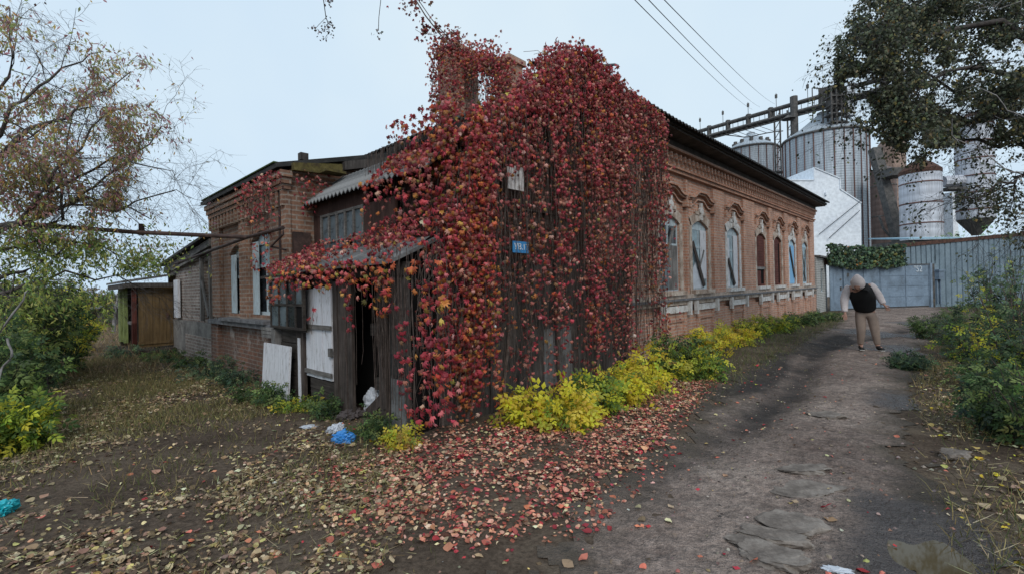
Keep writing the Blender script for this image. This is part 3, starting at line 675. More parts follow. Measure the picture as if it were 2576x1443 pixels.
for k, (c, hw, zb, zs, za) in enumerate(WOPS):
    mb = MB(lambda P: hframe(np.stack([YU + P[:, 1], P[:, 0], P[:, 2]], 1)))
    sash(mb, c, hw, zb, zs, .10, .17, .06, (.02,), zs - .45); mb.box(c - hw, c + hw, .10, .17, zs, za + .01); w = mb.build('window', 'frame_pale', wing)
    mb = MB(hframe); mb.box(YU + .02, YU + .05, c + hw - .27, c + hw - .005, zb + .01, zs); mb.build('pale_shutter', 'frame_pale', w)
    mb = MB(hframe); mb.box(YU + .12, YU + .14, c - hw + .06, c + hw - .06, zb + .07, zs - .5); mb.build('pane', 'glass_dark', w)
    mb = MB(hframe); mb.box(YU + .12, YU + .14, c - hw + .06, c + hw - .06, zs - .42, zs - .06); mb.build('pane', 'glass_pale', w)
mb = MB(hframe); mb.box(YU - .1, YU + .02, 2.92, 2.98, 1.5, 3.4); mb.box(YU + .02, YU + .3, 2.69, 2.74, 1.9, 2.6); mb.build('drain_pipe', 'pipe', wing)

# ------------------------------------------------------------------ low grey extension
ext = thing('brick_extension', 'low patched grey brick extension with a plastered base beyond the wing', 'extension', HW(-5, 9, 0))
def xz(v, a=2.93, b=2.5): return a + (b - a) * (v - 7.06) / 4.9
mb = MB(hframe); OPX = [(7.68, .31, 1.04, 2.42, 2.44)]
wall_openings(mb, 6.92, 11.95, .96, 2.42, OPX, lambda s, d, z: (YU + .04 + d, s, z), .2)
mb.quad((YU + .04, 6.92, 2.42), (YU + .04, 11.95, 2.42), (YU + .04, 11.95, xz(11.95)), (YU + .04, 6.92, xz(6.92)))
mb.quad((YU + .04, 11.95, -.1), (-2, 11.95, -.1), (-2, 11.95, 2.9), (YU + .04, 11.95, xz(11.95))); mb.build('wall', 'brick_grey', ext)
mb = MB(hframe); mb.box(YU, YU + .2, 6.925, 11.97, -.15, .957); mb.build('plaster_base', 'plaster', ext)
mb = MB(hframe); mb.box(YU - .012, YU - .003, 7.3, 9.7, -.1, .62); mb.build('bare_brickwork', 'brick_grey', ext)
mb = MB(hframe); mb.quad((YU - .2, 7.1, xz(7.1) + .03), (YU - .2, 12.1, xz(12.1) + .03), (-2, 12.1, 3.6), (-2, 7.1, 4.0)); mb.quad((YU - .2, 7.1, xz(7.1) - .03), (YU - .2, 12.1, xz(12.1) - .03), (-2, 12.1, 3.5), (-2, 7.1, 3.9)); mb.quad((YU - .2, 7.1, xz(7.1) - .03), (YU - .2, 12.1, xz(12.1) - .03), (YU - .2, 12.1, xz(12.1) + .03), (YU - .2, 7.1, xz(7.1) + .03)); mb.build('roof', 'roof_dark', ext)
mb = MB(hframe); mb.bar((YU - .02, 7.12, xz(7.1) - .13), (YU - .02, 11.9, xz(11.9) - .13), .16, .1, (1, 0, 0)); mb.bar((YU - .05, 7.12, xz(7.1) - .31), (YU - .05, 10.9, xz(10.9) - .26), .06, .06, (1, 0, 0)); mb.build('frieze_board', 'wood_greyh', ext)
mb = MB(lambda P: hframe(np.stack([YU + .04 + P[:, 1], P[:, 0], P[:, 2]], 1)))
sash(mb, 7.68, .31, 1.04, 2.42, .08, .14, .06, (0.,), 1.9); w = mb.build('window', 'wood_dark', ext)
mb = MB(hframe); mb.box(YU + .14, YU + .16, 7.41, 7.95, 1.08, 2.4); mb.build('pane', 'glass_dark', w)
mb = MB(hframe); mb.bar((YU - .02, 8.02, 1.95), (YU - .02, 7.45, 1.12), .10, .03, (1, 0, 0)); mb.build('brace_plank', 'wood_grey', w)
mb = MB(hframe); mb.box(YU - .04, YU + .03, 8.02, 8.1, 1.0, 2.5); mb.box(YU - .04, YU + .03, 7.26, 7.34, 1.0, 2.5); mb.build('window_post', 'wood_grey', w)
mb = MB(hframe); mb.box(YU - .06, YU - .0, 10.25, 10.72, 1.02, 2.05); w = mb.build('shutter_board', 'wood_white', ext)
mb = MB(hframe); mb.prism([(11.3, 2.5), (13.6, 2.5), (13.6, 2.72), (13.1, 2.98), (11.9, 3.0)], 0, -6.4, -4); mb.build('attic_wall', 'brick_dark', ext)

# ------------------------------------------------------------------ timber entrance porch of the extension
porch = thing('timber_porch', 'small timber porch with a brown plank door and green posts', 'porch', HW(-7.5, 12, 0))
mb = MB(hframe)
for k in range(5): mb.box(-7.78 + k * .156, -7.78 + k * .156 + .15, 11.12, 11.15, .22, 1.9)
mb.box(-7.8, -7.02, 11.095, 11.118, .30, .38); mb.box(-7.8, -7.02, 11.095, 11.118, 1.72, 1.80)
d = mb.build('door', 'door_brown', porch)
mb = MB(hframe); mb.box(-7.17, -7.12, 11.06, 11.095, 1.0, 1.14); mb.build('handle', 'rust', d)
mb = MB(hframe); mb.box(-7.92, -7.82, 11.1, 11.2, 0, 1.98); mb.box(-7.92, -7.82, 11.1, 11.16, -.1, .9); mb.build('post', 'wood_red', porch)
mb = MB(hframe); mb.box(-7.9, -7.8, 12.75, 12.85, .25, 1.98); mb.build('post', 'wood_green', porch)
mb = MB(hframe); mb.box(-7.9, -7.82, 13.4, 13.6, .25, 1.98); mb.box(-7.9, -7.82, 13.65, 13.8, .25, 1.98); mb.build('post', 'wood_green', porch)
mb = MB(hframe); mb.box(-7.93, -7.86, 11.25, 11.8, .85, .93); mb.build('rail', 'wood_greyh', porch)
mb = MB(hframe); mb.box(-8.0, -7.0, 11.16, 13.8, -.05, .1); mb.box(-7.86, -6.95, 10.72, 11.1, .10, .17); mb.box(-7.86, -6.95, 10.76, 11.08, -.1, .02); mb.build('step', 'wood_darkh', porch)
mb = MB(hframe); mb.box(-7.05, -7.0, 11.16, 13.8, .1, 1.95); mb.box(-7.86, -7.05, 13.8, 13.84, .1, 1.95); mb.build('back_wall', 'wood_dark', porch)
mb = MB(hframe); mb.prism([(-8.15, 1.98), (-6.95, 2.2), (-6.95, 2.26), (-8.15, 2.04)], 1, 10.9, 14.0); mb.build('roof', 'asbestos', porch)
mb = MB(hframe); mb.box(-8.12, -8.08, 10.92, 13.98, 1.83, 1.97); mb.box(-8.08, -7.0, 10.93, 10.97, 1.86, 1.985); mb.build('eave_board', 'wood_dark', porch)

# ------------------------------------------------------------------ timber veranda and lean-to at the corner
SU = -7.1
def vx(x, y=850): return onU(x, y, SU)[1]
def zx(x, y): return onU(x, y, SU)[2]
ver = thing('timber_veranda', 'ramshackle timber lean-to and glazed veranda at the house corner, with plank doors', 'veranda', HW(-6.8, 1, 0))
VL, VR = vx(668), -.62
mb = MB(hframe)                                                       # carcass behind everything, blackened to paint in the darkness of the recess
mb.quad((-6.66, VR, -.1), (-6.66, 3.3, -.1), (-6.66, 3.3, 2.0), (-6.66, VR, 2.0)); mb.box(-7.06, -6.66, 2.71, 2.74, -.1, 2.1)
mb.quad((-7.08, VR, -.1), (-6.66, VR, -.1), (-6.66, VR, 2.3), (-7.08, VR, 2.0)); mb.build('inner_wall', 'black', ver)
def planks(name, mat, x0, x1, z0, z1, n=3, u=SU, th=.03, vert=True, parent=ver, jit=.02):
    mb = MB(hframe); a, b = vx(x0), vx(x1); r = random.Random(int(x0 * 7 + z0 * 100))
    for k in range(n):
        if vert:
            p = a + (b - a) * k / n; q = a + (b - a) * (k + .94) / n
            mb.box(u - th + r.uniform(-.008, .008), u, min(p, q), max(p, q), z0 + r.uniform(-jit, jit), z1 + r.uniform(-jit, jit))
        else:
            p = z0 + (z1 - z0) * k / n; q = z0 + (z1 - z0) * (k + .95) / n
            mb.box(u - th + r.uniform(-.01, .01), u, min(a, b) + r.uniform(-jit, jit), max(a, b), p, q)
    return mb.build(name, mat, parent)
planks('board_wall', 'wood_darkh', 722, 772, -.1, 1.1, 5, SU - .06, vert=False)
planks('corner_post', 'wood_brown', 762, 781, 0, 1.95, 1, SU - .05, .05)
mb = MB(hframe); mb.box(SU - .115, SU - .1, vx(773), vx(768), 0, .95); mb.build('pale_batten', 'wood_white', ver)
d = planks('door', 'wood_white', 781, 846, .42, 1.68, 3, SU - .03)
for z_ in (1.10, .46): mb = MB(hframe); mb.box(SU - .09, SU - .063, vx(846), vx(779), z_, z_ + .06); mb.build('cross_rail', 'wood_greyh', d)
mb = MB(hframe); mb.box(SU - .1, SU - .063, vx(848), vx(842), .75, .86); mb.build('lock_box', 'steel_dark', d)
planks('lower_boards', 'wood_darkh', 788, 850, -.05, .40, 3, SU - .02, vert=False)
mb = MB(hframe); mb.box(SU - .05, SU, vx(848), vx(779), 1.70, 1.78); mb.build('door_lintel', 'wood_darkh', ver)
planks('brown_planks', 'wood_brown', 850, 897, -.1, 1.75, 4, SU - .02, .04)
planks('door_post', 'wood_brown', 968, 986, -.1, 1.75, 1, SU - .03, .06)
planks('side_boards', 'wood_dark', 987, 1034, -.1, 1.80, 3, SU - .0, .03, jit=.05)
mb = MB(hframe); mb.box(SU - .045, SU - .032, vx(1026), vx(990), .05, .62); mb.build('metal_patch', 'asbestos', ver)
mb = MB(hframe); mb.box(SU - .045, SU - .032, vx(1028), vx(990), .66, .9); mb.build('metal_patch', 'roof_dark', ver)
planks('top_beam', 'wood_darkh', 765, 1040, 1.78, 1.93, 1, SU - .02, .05, vert=False)
mb = MB(hframe); mb.box(-6.95, -6.7, vx(960), vx(905), 1.05, 1.2); mb.build('inner_shelf', 'wood_darkh', ver)
mb = MB(hframe); mb.box(-6.9, -6.7, vx(955), vx(905), .35, .5); mb.build('inner_shelf', 'wood_darkh', ver)
jb = thing('junk_pile', 'old boards, a bluish cloth and a wire hoop piled in the dark doorway', 'junk', HW(-6.9, .15, 0))
mb = MB(hframe); mb.box(-6.72, -6.69, -.12, .46, .80, 1.02); mb.build('blue_cloth', 'glass', jb)
mb = MB(hframe); mb.bar((-6.95, -.1, .0), (-6.8, .1, .95), .10, .02, (1, 0, 0)); mb.build('leaning_board', 'wood_grey', jb)
mb = MB(hframe); mb.bar((-6.98, .46, .05), (-6.85, .05, .42), .12, .03, (1, 0, 0)); mb.build('fallen_board', 'wood_brown', jb)
mb = MB(hframe); mb.bar((-7.0, -.12, .18), (-6.82, .44, .30), .07, .03, (1, 0, 0)); mb.build('cross_stick', 'wood_grey', jb)
mb = MB(hframe); mb.box(-6.83, -6.8, -.14, .02, .42, .78); mb.build('cardboard_sheet', 'tan_wall', jb)
mb = MB(hframe); mb.tube([(-6.8, .15 + .24 * math.cos(a_), .98 + .24 * math.sin(a_)) for a_ in np.linspace(0, 5.2, 22)], .009, 5); mb.build('wire_hoop', 'steel_dark', jb)
# pent roof
mb = MB(hframe); mb.prism([(-7.34, 1.90), (-6.62, 2.22), (-6.62, 2.26), (-7.34, 1.94)], 1, -.72, 2.80); mb.build('pent_roof', 'asbestos', ver)
# glazed upper storey
mb = MB(hframe)
mb.box(-6.62, -6.58, .95, 2.72, 2.26, 2.3); mb.box(-6.63, -6.57, .95, 2.72, 2.86, 3.08)
mb.box(-6.62, -6.58, 2.46, 2.74, 2.3, 2.86); mb.box(-6.62, -6.58, .3, 1.1, 2.26, 2.86)
mb.build('upper_boarding', 'wood_redbrown', ver)
mb = MB(hframe); vs = np.linspace(1.12, 2.44, 6)
for v in vs: mb.box(-6.64, -6.59, v - .022, v + .022, 2.2, 2.86)
mb.box(-6.635, -6.595, 1.12, 2.44, 2.82, 2.86); mb.box(-6.635, -6.595, 1.12, 2.44, 2.40, 2.43)
wv = mb.build('window', 'wood_greyh', ver)
for k in range(5):
    if k == 1:
        mb = MB(hframe); mb.box(-6.612, -6.605, vs[k] + .02, vs[k + 1] - .02, 2.43, 2.82); mb.build('pane', 'glass', wv); continue
    mb = MB(hframe); mb.box(-6.612, -6.605, vs[k] + .02, vs[k + 1] - .02, 2.2, 2.82); mb.build('pane', 'glass', wv)
mb = MB(hframe); corr(mb, (-6.80, -.7, 3.05), (-6.80, 2.85, 3.05), (.68, 0, .545), 118, .026, 1); mb.build('corrugated_roof', 'asbestos', ver)
mb = MB(hframe); mb.quad((-6.12, -.5, 3.57), (-6.12, 2.74, 3.57), (-3.05, 2.74, 3.7), (-3.05, -.5, 3.7)); mb.build('flat_roof', 'roof_dark', ver)
# brick vestibule under the creeper
vb = thing('brick_vestibule', 'dark brick vestibule on the corner, nearly swallowed by red creeper', 'vestibule', HW(-4.2, 0, 0))
mb = MB(hframe); z0, z1 = 3.55, 4.85; ua, ub = -6.25, -3.05
mb.quad((ua, -.55, -.1), (ub, -.55, -.1), (ub, -.55, z1), (ua, -.55, z0)); mb.quad((ua, .6, -.1), (ua, -.55, -.1), (ua, -.55, z0), (ua, .6, z0)); mb.quad((ub, .6, 2), (ua, .6, 2), (ua, .6, z0), (ub, .6, z1))
for z in (2.5, 2.72): mb.box(-5.6, -4.3, -.64, -.553, z, z + .12)
mb.build('wall', 'brick_dark', vb)
mb = MB(hframe)
for k in range(17): mb.box(-6.95 + k * .28, -6.95 + k * .28 + .26, -.62 - .012 * (k % 3), -.585, -.1, 2.05 - .04 * (k % 2))
mb.build('boarding', 'wood_dark', vb)
mb = MB(hframe); mb.prism([(ua - .2, z0 - .02), (ub, z1), (ub, z1 + .08), (ua - .2, z0 + .06)], 1, -.75, .7); mb.build('roof', 'roof_dark', vb)
mb = MB(hframe); mb.box(-4.75, -4.05, -.66, -.64, .15, 1.0); s_ = mb.build('asbestos_sheet', 'asbestos', vb)
mb = MB(hframe); mb.box(-6.6, -6.25, -.68, -.66, 1.55, 1.95); mb.build('pale_blue_pane', 'glass_pale', vb)
mb = MB(hframe); mb.box(-5.35, -4.75, -.60, -.556, .1, 2.0); mb.build('door', 'black', vb)
# glazed box against the wing
gb = thing('glazed_box', 'weathered box of old window sashes with a mossy lid, fixed to the wing', 'glazed box', HW(-7.2, 3.0, 1))
GU = -7.3; gv = lambda x: onU(x, 750, GU)[1]
mb = MB(hframe); xs = [680, 700, 720, 741, 760]
for x in xs: mb.box(GU, GU + .04, gv(x) - .02, gv(x) + .02, 1.08, 1.84)
for z in (1.08, 1.42, 1.80): mb.box(GU - .004, GU + .036, gv(760), gv(680), z, z + .035)
mb.box(GU + .02, YU - .03, gv(680) - .02, gv(680) + .02, 1.08, 1.84); mb.box(GU + .04, YU - .24, gv(760), gv(680), 1.05, 1.079); mb.build('frame', 'wood_darkh', gb)
for k in range(4):
    for z0_, z1_ in ((1.115, 1.42), (1.455, 1.80)):
        mb = MB(hframe); mb.box(GU + .015, GU + .02, gv(xs[k + 1]) + .02, gv(xs[k]) - .02, z0_, z1_); mb.build('pane', 'black' if (k == 3 and z0_ < 1.2) else ('glass' if k != 2 else 'glass_dark'), gb)
mb = MB(hframe); mb.prism([(GU - .1, 1.845), (YU - .03, 1.90), (YU - .03, 1.95), (GU - .1, 1.88)], 1, gv(768), gv(672)); ld = mb.build('lid', 'wood_darkh', gb)
mb = MB(hframe)
for k in range(60):
    v = random.uniform(gv(768), gv(690)); u = random.uniform(GU - .08, YU - .05); r = random.uniform(.02, .05); z = 1.885 + (u - GU) * .17
    mb.add([(u - r, v - r, z), (u + r, v - r, z), (u + r, v + r, z), (u - r, v + r, z), (u, v, z + r * 1.3)], [(0, 1, 4), (1, 2, 4), (2, 3, 4), (3, 0, 4)])
mb.build('moss', 'mossgreen', ld)
mb = MB(hframe); mb.box(GU + .02, YU - .04, vx(722), vx(712), -.1, 1.05); mb.build('prop_post', 'wood_grey', gb)
mb = MB(hframe)
for k in range(3): mb.box(SU - .1, SU - .07, vx(712), vx(674), .88 + k * .06, .93 + k * .06)
mb.build('slat_vent', 'wood_grey', gb)
# white board leaning on the wing
bx_ = lambda x: onU(x, 900, SU - .23)[1]
o = MB(hframe); v0, v1 = bx_(724), bx_(659)
for k in range(4):
    p = v0 + (v1 - v0) * k / 4; q = v0 + (v1 - v0) * (k + .97) / 4
    o.add([(SU - .25, p, -.02), (SU - .25, q, -.02), (SU - .20, q, .82), (SU - .20, p, .82), (SU - .22, p, -.02), (SU - .22, q, -.02), (SU - .17, q, .82), (SU - .17, p, .82)], [(0, 1, 2, 3), (7, 6, 5, 4), (0, 4, 5, 1), (1, 5, 6, 2), (2, 6, 7, 3), (3, 7, 4, 0)])
tag(o.build('white_board', 'wood_white', None, HW(SU - .3, (v0 + v1) / 2, 0)), 'white painted plank panel leaning at the foot of the brick wing', 'board')
# rusty pipes along the yard front
pp = thing('gas_pipe', 'rusty overhead pipe running from the tree to the brick wing', 'pipe', HW(-7.3, 5, 2.5))
J = onU(622, 597, YU - .3); E0 = D(40, 562, 7.6); Jw = HW(*J)
mb = MB(wframe); mb.tube([E0, (E0 + Jw) / 2 + np.array([0, 0, -.03]), Jw], .035, 8); mb.build('main_run', 'pipe', pp)
P1 = HW(*onU(440, 664, YU - .25)); P2 = HW(*onU(712, 573, YU - .25)); P3 = HW(YU - .2, 2.95, onU(735, 562, YU - .2)[2] - .02)
mb = MB(wframe); mb.tube([P1, Jw, P2], .03, 8); mb.tube([P2, P2 + np.array([0, 0, -.1]), HW(YU - .25, 2.9, 2.36), HW(YU - .1, 2.7, 2.3)], .018, 6); mb.build('wall_run', 'pipe', pp)
mb = MB(wframe); q = D(356, 575, 8.05); mb.box(q[0] - .03, q[0] + .03, q[1] - .03, q[1] + .03, q[2] - .12, q[2] + .08); mb.build('clamp', 'pipe', pp)

# ------------------------------------------------------------------ signs under the creeper
def text(name, body, size, origin, xdir, nrm, mat, parent):
    cu = bpy.data.curves.new(name, 'FONT'); cu.body = body; cu.size = size; cu.extrude = .002; cu.align_x = 'CENTER'; cu.align_y = 'CENTER'
    o = bpy.data.objects.new(name, cu); COL.objects.link(o); cu.materials.append(M[mat])
    x = Vector(xdir).normalized(); z = Vector(nrm).normalized(); y = z.cross(x)
    m = Matrix((x, y, z)).transposed().to_4x4(); o.parent = parent; m.translation = Vector(np.array(origin) - BASE[parent.name]); o.matrix_local = m
    bpy.context.view_layer.update(); me = bpy.data.meshes.new_from_object(o.evaluated_get(bpy.context.evaluated_depsgraph_get())); bpy.data.objects.remove(o)
    me.materials.clear(); me.materials.append(M[mat]); o = bpy.data.objects.new(name, me); COL.objects.link(o); o.parent = parent; o.matrix_local = m
    return o
S1 = onV(1310, 622, -.93); S2 = onV(1298, 451, -.93)
sg = thing('street_sign', 'small blue street name plate with white letters among the red leaves', 'sign', HW(*S1))
mb = MB(hframe); mb.box(S1[0] - .15, S1[0] + .15, -.93, -.92, S1[2] - .075, S1[2] + .075); mb.build('plate', 'sign_blue', sg)
mb = MB(hframe); mb.box(S1[0] - .1, S1[0] + .1, -.92, -.6, S1[2] - .02, S1[2] + .02); mb.build('bracket', 'steel_dark', sg)
text('lettering', '\u0423\u0412.17', .11, HW(S1[0] + .01, -.933, S1[2]), A, -B, 'letter', sg)
sg = thing('house_plate', 'faded square cream plate above the blue sign, half hidden by creeper', 'plate', HW(*S2))
mb = MB(hframe); mb.box(S2[0] - .02, S2[0] + .15, -.93, -.92, S2[2] - .14, S2[2] + .17); mb.box(S2[0] - .15, S2[0] - .025, -.925, -.915, S2[2] - .14, S2[2] + .14); mb.build('plate', 'sign_white', sg)
mb = MB(hframe); mb.box(S2[0] - .1, S2[0] + .1, -.915, -.6, S2[2] - .02, S2[2] + .02); mb.build('bracket', 'steel_dark', sg)
# ------------------------------------------------------------------ blue gate and fence
GL = G(2090, 782); GR = G(2345, 772); GD = GR - GL; GD /= np.linalg.norm(GD); GN = np.array([-GD[1], GD[0], 0])
def gframe(P): return GL + P[:, 0:1] * GD + P[:, 1:2] * GN + P[:, 2:3] * np.array([[0, 0, 1.0]])
def gs(x, y): p = PL(x, y, GL, GN); return (p - GL) @ GD, p[2]
gate = thing('metal_gate', 'pale blue sheet metal gate closing the lane, chalk figures on its right leaf', 'gate', GL + GD * 4)
X = [gs(x, 720)[0] for x in (2088, 2120, 2127, 2215, 2338)]
mb = MB(gframe); mb.box(X[0], X[1], 0, .04, .03, gs(2100, 668)[1]); mb.box(X[0] + .25, X[1] - .25, -.012, -.002, .4, 2.2)
w = mb.build('wicket', 'gate_blue', gate); mb = MB(gframe); mb.box(X[1] - .2, X[1] - .1, -.05, -.003, 1.15, 1.35); mb.box(X[1] - .2, X[1] - .13, -.04, -.003, 1.7, 1.8); mb.build('lock', 'steel_dark', w)
ZT = gs(2240, 667)[1]
for k, (a, b) in enumerate(((X[2] + .05, X[3]), (X[3] + .02, X[4]))):
    mb = MB(gframe); mb.box(a, b, 0, .03, .12, ZT); n = 4
    for i in range(n + 1): z = .12 + (ZT - .15) * i / n; mb.box(a, b, -.02, -.002, z, z + .03) if i in (0, n) or k == 1 else mb.box(a, b, -.008, -.002, z, z + .02)
    for e in (a, b - .05, (a + b) / 2): mb.box(e, e + .05, -.026, -.0205, .12, ZT)
    lf = mb.build('leaf', 'gate_blue', gate)
    if k == 1:
        s, z = gs(2308, 677); text('chalk_figures', '"52', .5, GL + GD * s + GN * -.03 + np.array([0, 0, z]), GD, -GN, 'chalk', lf)
mb = MB(gframe); mb.box(X[1] + .01, X[2] + .04, -.06, .06, 0, ZT + .5); mb.box(X[4] + .01, X[4] + .18, -.06, .06, 0, ZT + .1); mb.build('post', 'gate_blue', gate)
mb = MB(gframe); mb.box(X[2] + .05, X[2] + .2, -.06, -.021, 1.9, 2.1); mb.box(X[2] + .05, X[2] + .2, -.06, -.021, .6, .75); mb.build('hinge', 'steel_dark', gate)
mb = MB(gframe); mb.box(X[0] - .1, X[4] + .1, -.04, .05, ZT + .003, ZT + .05); mb.build('top_rail', 'steel_dark', gate)
mb = MB(gframe); mb.box(X[0] - .2, X[2], .02, .2, ZT + .06, ZT + .5); mb.build('rusty_panel', 'rust', gate)
fence = thing('corrugated_fence', 'tall blue grey ribbed sheet metal fence running on from the gate', 'fence', GL + GD * 11)
def fence_sheet(mb, s0, s1, z0, za, zb, per=.46):
    n = int((s1 - s0) / per) + 1; v = []; 
    for i in range(n):
        a = s0 + i * per
        for da, d in ((0, .0), (.34, .0), (.36, .05), (.44, .05)): v.append((a + da, d))
    top = lambda s: za + (zb - za) * (s - s0) / (s1 - s0)
    m = len(v); mb.add([(a, d, z0) for a, d in v] + [(a, d, top(a)) for a, d in v], [(i, i + 1, m + i + 1, m + i) for i in range(m - 1)])
sF0, zF0 = gs(2262, 622); sF1, zF1 = gs(2576, 592); s45 = gs(2350, 700)[0]
zz = lambda s: zF0 + (zF1 - zF0) * (s - sF0) / (sF1 - sF0)
mb = MB(gframe); fence_sheet(mb, X[0], s45, ZT + .06, zz(X[0]), zz(s45), .40); mb.build('upper_sheet', 'fence_blue', fence)
mb = MB(gframe); fence_sheet(mb, s45 + .05, 34, -.1, zz(s45), zz(34)); mb.build('sheet', 'fence_blue', fence)
mb = MB(gframe); mb.bar((sF0 - .5, .1, zz(sF0) + .06), (34, .1, zz(34) + .06), .22, .3, (0, 1, 0)); mb.build('cap', 'rust', fence)
s, z = gs(2357, 690); mb = MB(gframe); mb.box(s - .2, s + .2, -.25, -.01, z - .3, z + .18); mb.box(s - .25, s + .25, -.3, -.01, z + .185, z + .28); mb.box(s - .15, s - .1, -.1, -.01, .2, z - .3); mb.box(s + .1, s + .15, -.1, -.01, .2, z - .3)
mtr = mb.build('meter_box', 'gate_blue', None, gframe(np.array([[s, -.1, z]]))[0]); tag(mtr, 'pale electric meter box fixed to the ribbed fence beside the gate', 'meter box')

# ------------------------------------------------------------------ grain elevator behind the fence
def silo(name, label, c, R, zr, zap, nrib, mat, ribmat, group=None):
    t = thing(name, label, 'silo', (c[0], c[1], 0), group)
    mb = MB(wframe); mb.lathe((c[0], c[1], 0), [(R, -.5), (R, zr)], 64); mb.build('wall', mat, t, smooth=False)
    mb = MB(wframe); mb.lathe((c[0], c[1], 0), [(R + .15, zr - .02), (R + .15, zr + .12), (R * .62, zr + (zap - zr) * .42), (R * .16, zap), (R * .16, zap + .35), (.01, zap + .5)], 64); mb.build('roof', mat, t)
    mb = MB(wframe)
    for k in range(nrib):
        a = 2 * math.pi * (k + .3) / nrib; x = c[0] + (R + .06) * math.cos(a); y = c[1] + (R + .06) * math.sin(a)
        mb.tube([(x, y, 0), (x, y, zr)], .09 if k % 2 else .07, 4)
    mb.build('stiffener', ribmat, t)
    mb = MB(wframe); mb.lathe((c[0], c[1], 0), [(R + .1, zr - .25), (R + .22, zr - .2), (R + .22, zr), (R + .1, zr)], 64); mb.build('rim', 'steel_dark', t)
    return t
big = silo('grain_silo', 'big ribbed galvanised grain silo with a conical roof, rising behind the white gable', (47.9, 70.0), 5.45, 23.4, 27.0, 28, 'galv', 'rib_rust')
sm = silo('grain_silo', 'smaller galvanised silo just above the brick house eave, left of the big one', (46.5, 88.5), 4.55, 27.2, 30.2, 20, 'galv', 'rib_rust')
for k in range(7):
    mb = MB(wframe)
    a = 2.6 + k * .55; p = np.array([46.5 + 3.0 * math.cos(a), 88.5 + 3.0 * math.sin(a), 28.1]); mb.box(p[0] - .25, p[0] + .25, p[1] - .25, p[1] + .25, 27.8, 28.9); mb.build('roof_vent', 'steel_dark', sm)
hs = thing('elevator_head', 'dark steel elevator head standing on the big silo under the gallery', 'elevator head', (47.5, 67.5, 26))
mb = MB(wframe); p0 = D(2082, 285, 66); p1 = D(2118, 225, 66)
for x in np.linspace(p0[0], p1[0], 4):
    for y in (65.2, 67.0): mb.box(x - .09, x + .09, y - .09, y + .09, p0[2] - 2, p1[2])
for z in np.linspace(p0[2] - 1.5, p1[2], 5): mb.box(p0[0], p1[0], 65.1, 67.1, z - .08, z + .08)
mb.build('frame', 'steel_dark', hs); mb = MB(wframe); mb.box(p0[0] + .3, p1[0] - .2, 65.5, 66.8, p0[2] + .4, p1[2] - .8); mb.build('housing', 'steel_dark', hs)
mb = MB(wframe); q = D(2135, 255, 66); mb.lathe((q[0], q[1], q[2] - 2.2), [(.75, 0), (.75, 3.4), (.35, 4.2), (.02, 4.3)], 16); mb.build('white_hopper', 'paint_white', hs)
mb = MB(wframe); q = D(1998, 300, 72); mb.tube([q + np.array([0, 0, 3.5]), q + np.array([0, 0, -3])], .55, 10); mb.lathe((q[0] - .9, q[1], q[2]), [(1.0, 0), (.05, .7)], 12); mb.build('spout', 'steel_dark', hs)
# conveyor gallery
gal = thing('conveyor_gallery', 'long sloping conveyor gallery of tubes and lattice above the silos', 'conveyor', D(1950, 275, 78))
a0 = D(1690, 351, 94); a1 = D(2290, 178, 60); dn = np.array([0, 0, -1.0])
mb = MB(wframe); mb.tube([a0, a1], .36, 8); mb.build('top_tube', 'steel_dark', gal)
mb = MB(wframe); lo = 1.55
mb.tube([a0 + dn * lo, a1 + dn * lo], .48, 6); off = np.array([-.4, -.9, 0]); mb.tube([a0 + dn * (lo + .1) + off, a1 + dn * (lo + .1) + off], .22, 5); mb.tube([a0 + dn * (lo + .75) + off, a1 + dn * (lo + .75) + off], .12, 5)
mb.build('walkway', 'steel_dark', gal)
mb = MB(wframe); n = 40
for i in range(n):
    p = a0 + (a1 - a0) * i / n; q = a0 + (a1 - a0) * (i + 1) / n
    mb.tube([p + dn * (lo + .1) + off, q + dn * (lo + .75) + off], .05, 4); mb.tube([p + dn * .3, p + dn * lo], .05, 4)
    if i % 5 == 2: mb.tube([p, p + np.array([0, 0, 2.6])], .05, 4); mb.box(p[0] - .14, p[0] + .14, p[1] - .14, p[1] + .14, p[2] + 1.8, p[2] + 2.4)
    if i % 4 == 1: mb.box(p[0] - .3, p[0] + .3, p[1] - .3, p[1] + .3, p[2] - 1.4, p[2] + .5)
mb.build('lattice', 'steel_dark', gal)
mb = MB(wframe)
for (x, y) in ((2043, 222), (2086, 222)):
    p = D(x, y, 72); mb.tube([p, p + dn * 5], .09, 4)
mb.tube([D(2043, 222, 72), D(2086, 224, 72)], .09, 4)
p0 = D(2060, 240, 71); p1 = D(2125, 222, 69); mb.bar(p0, p1, 1.5, 1.4, (0, 1, 0)); mb.build('drive_station', 'steel_dark', gal)
mb = MB(wframe)
for i in range(9):
    t0 = i / 9; t1 = (i + 1) / 9
    f = lambda t_: D(1790 + 180 * t_, 352 - 10 * t_ - 22 * math.sin(math.pi * ((t_ * 2) % 1)) * 0 - 12 * abs(math.cos(math.pi * t_)), 88 - 8 * t_)
    mb.tube([f(t0), f(t1)], .09, 4); mb.tube([f(t0), a0 + (a1 - a0) * ((100 + 180 * t0) / 600 + .02) + dn * lo], .05, 4)
mb.build('arched_tie', 'steel_dark', gal)
mb = MB(wframe)
for x0 in (1948, 1981):
    for k in (0, 14):
        p = D(x0 + k, 300, 80); mb.tube([(p[0], p[1], 0), (p[0], p[1], p[2] + 1.5)], .16, 4)
    p = D(x0, 300, 80); q = D(x0 + 14, 300, 80)
    for z in np.arange(1, p[2] + 1, 1.6): mb.tube([(p[0], p[1], z), (q[0], q[1], z + 1.6)], .07, 4); mb.tube([(p[0], p[1], z), (q[0], q[1], z)], .06, 4)
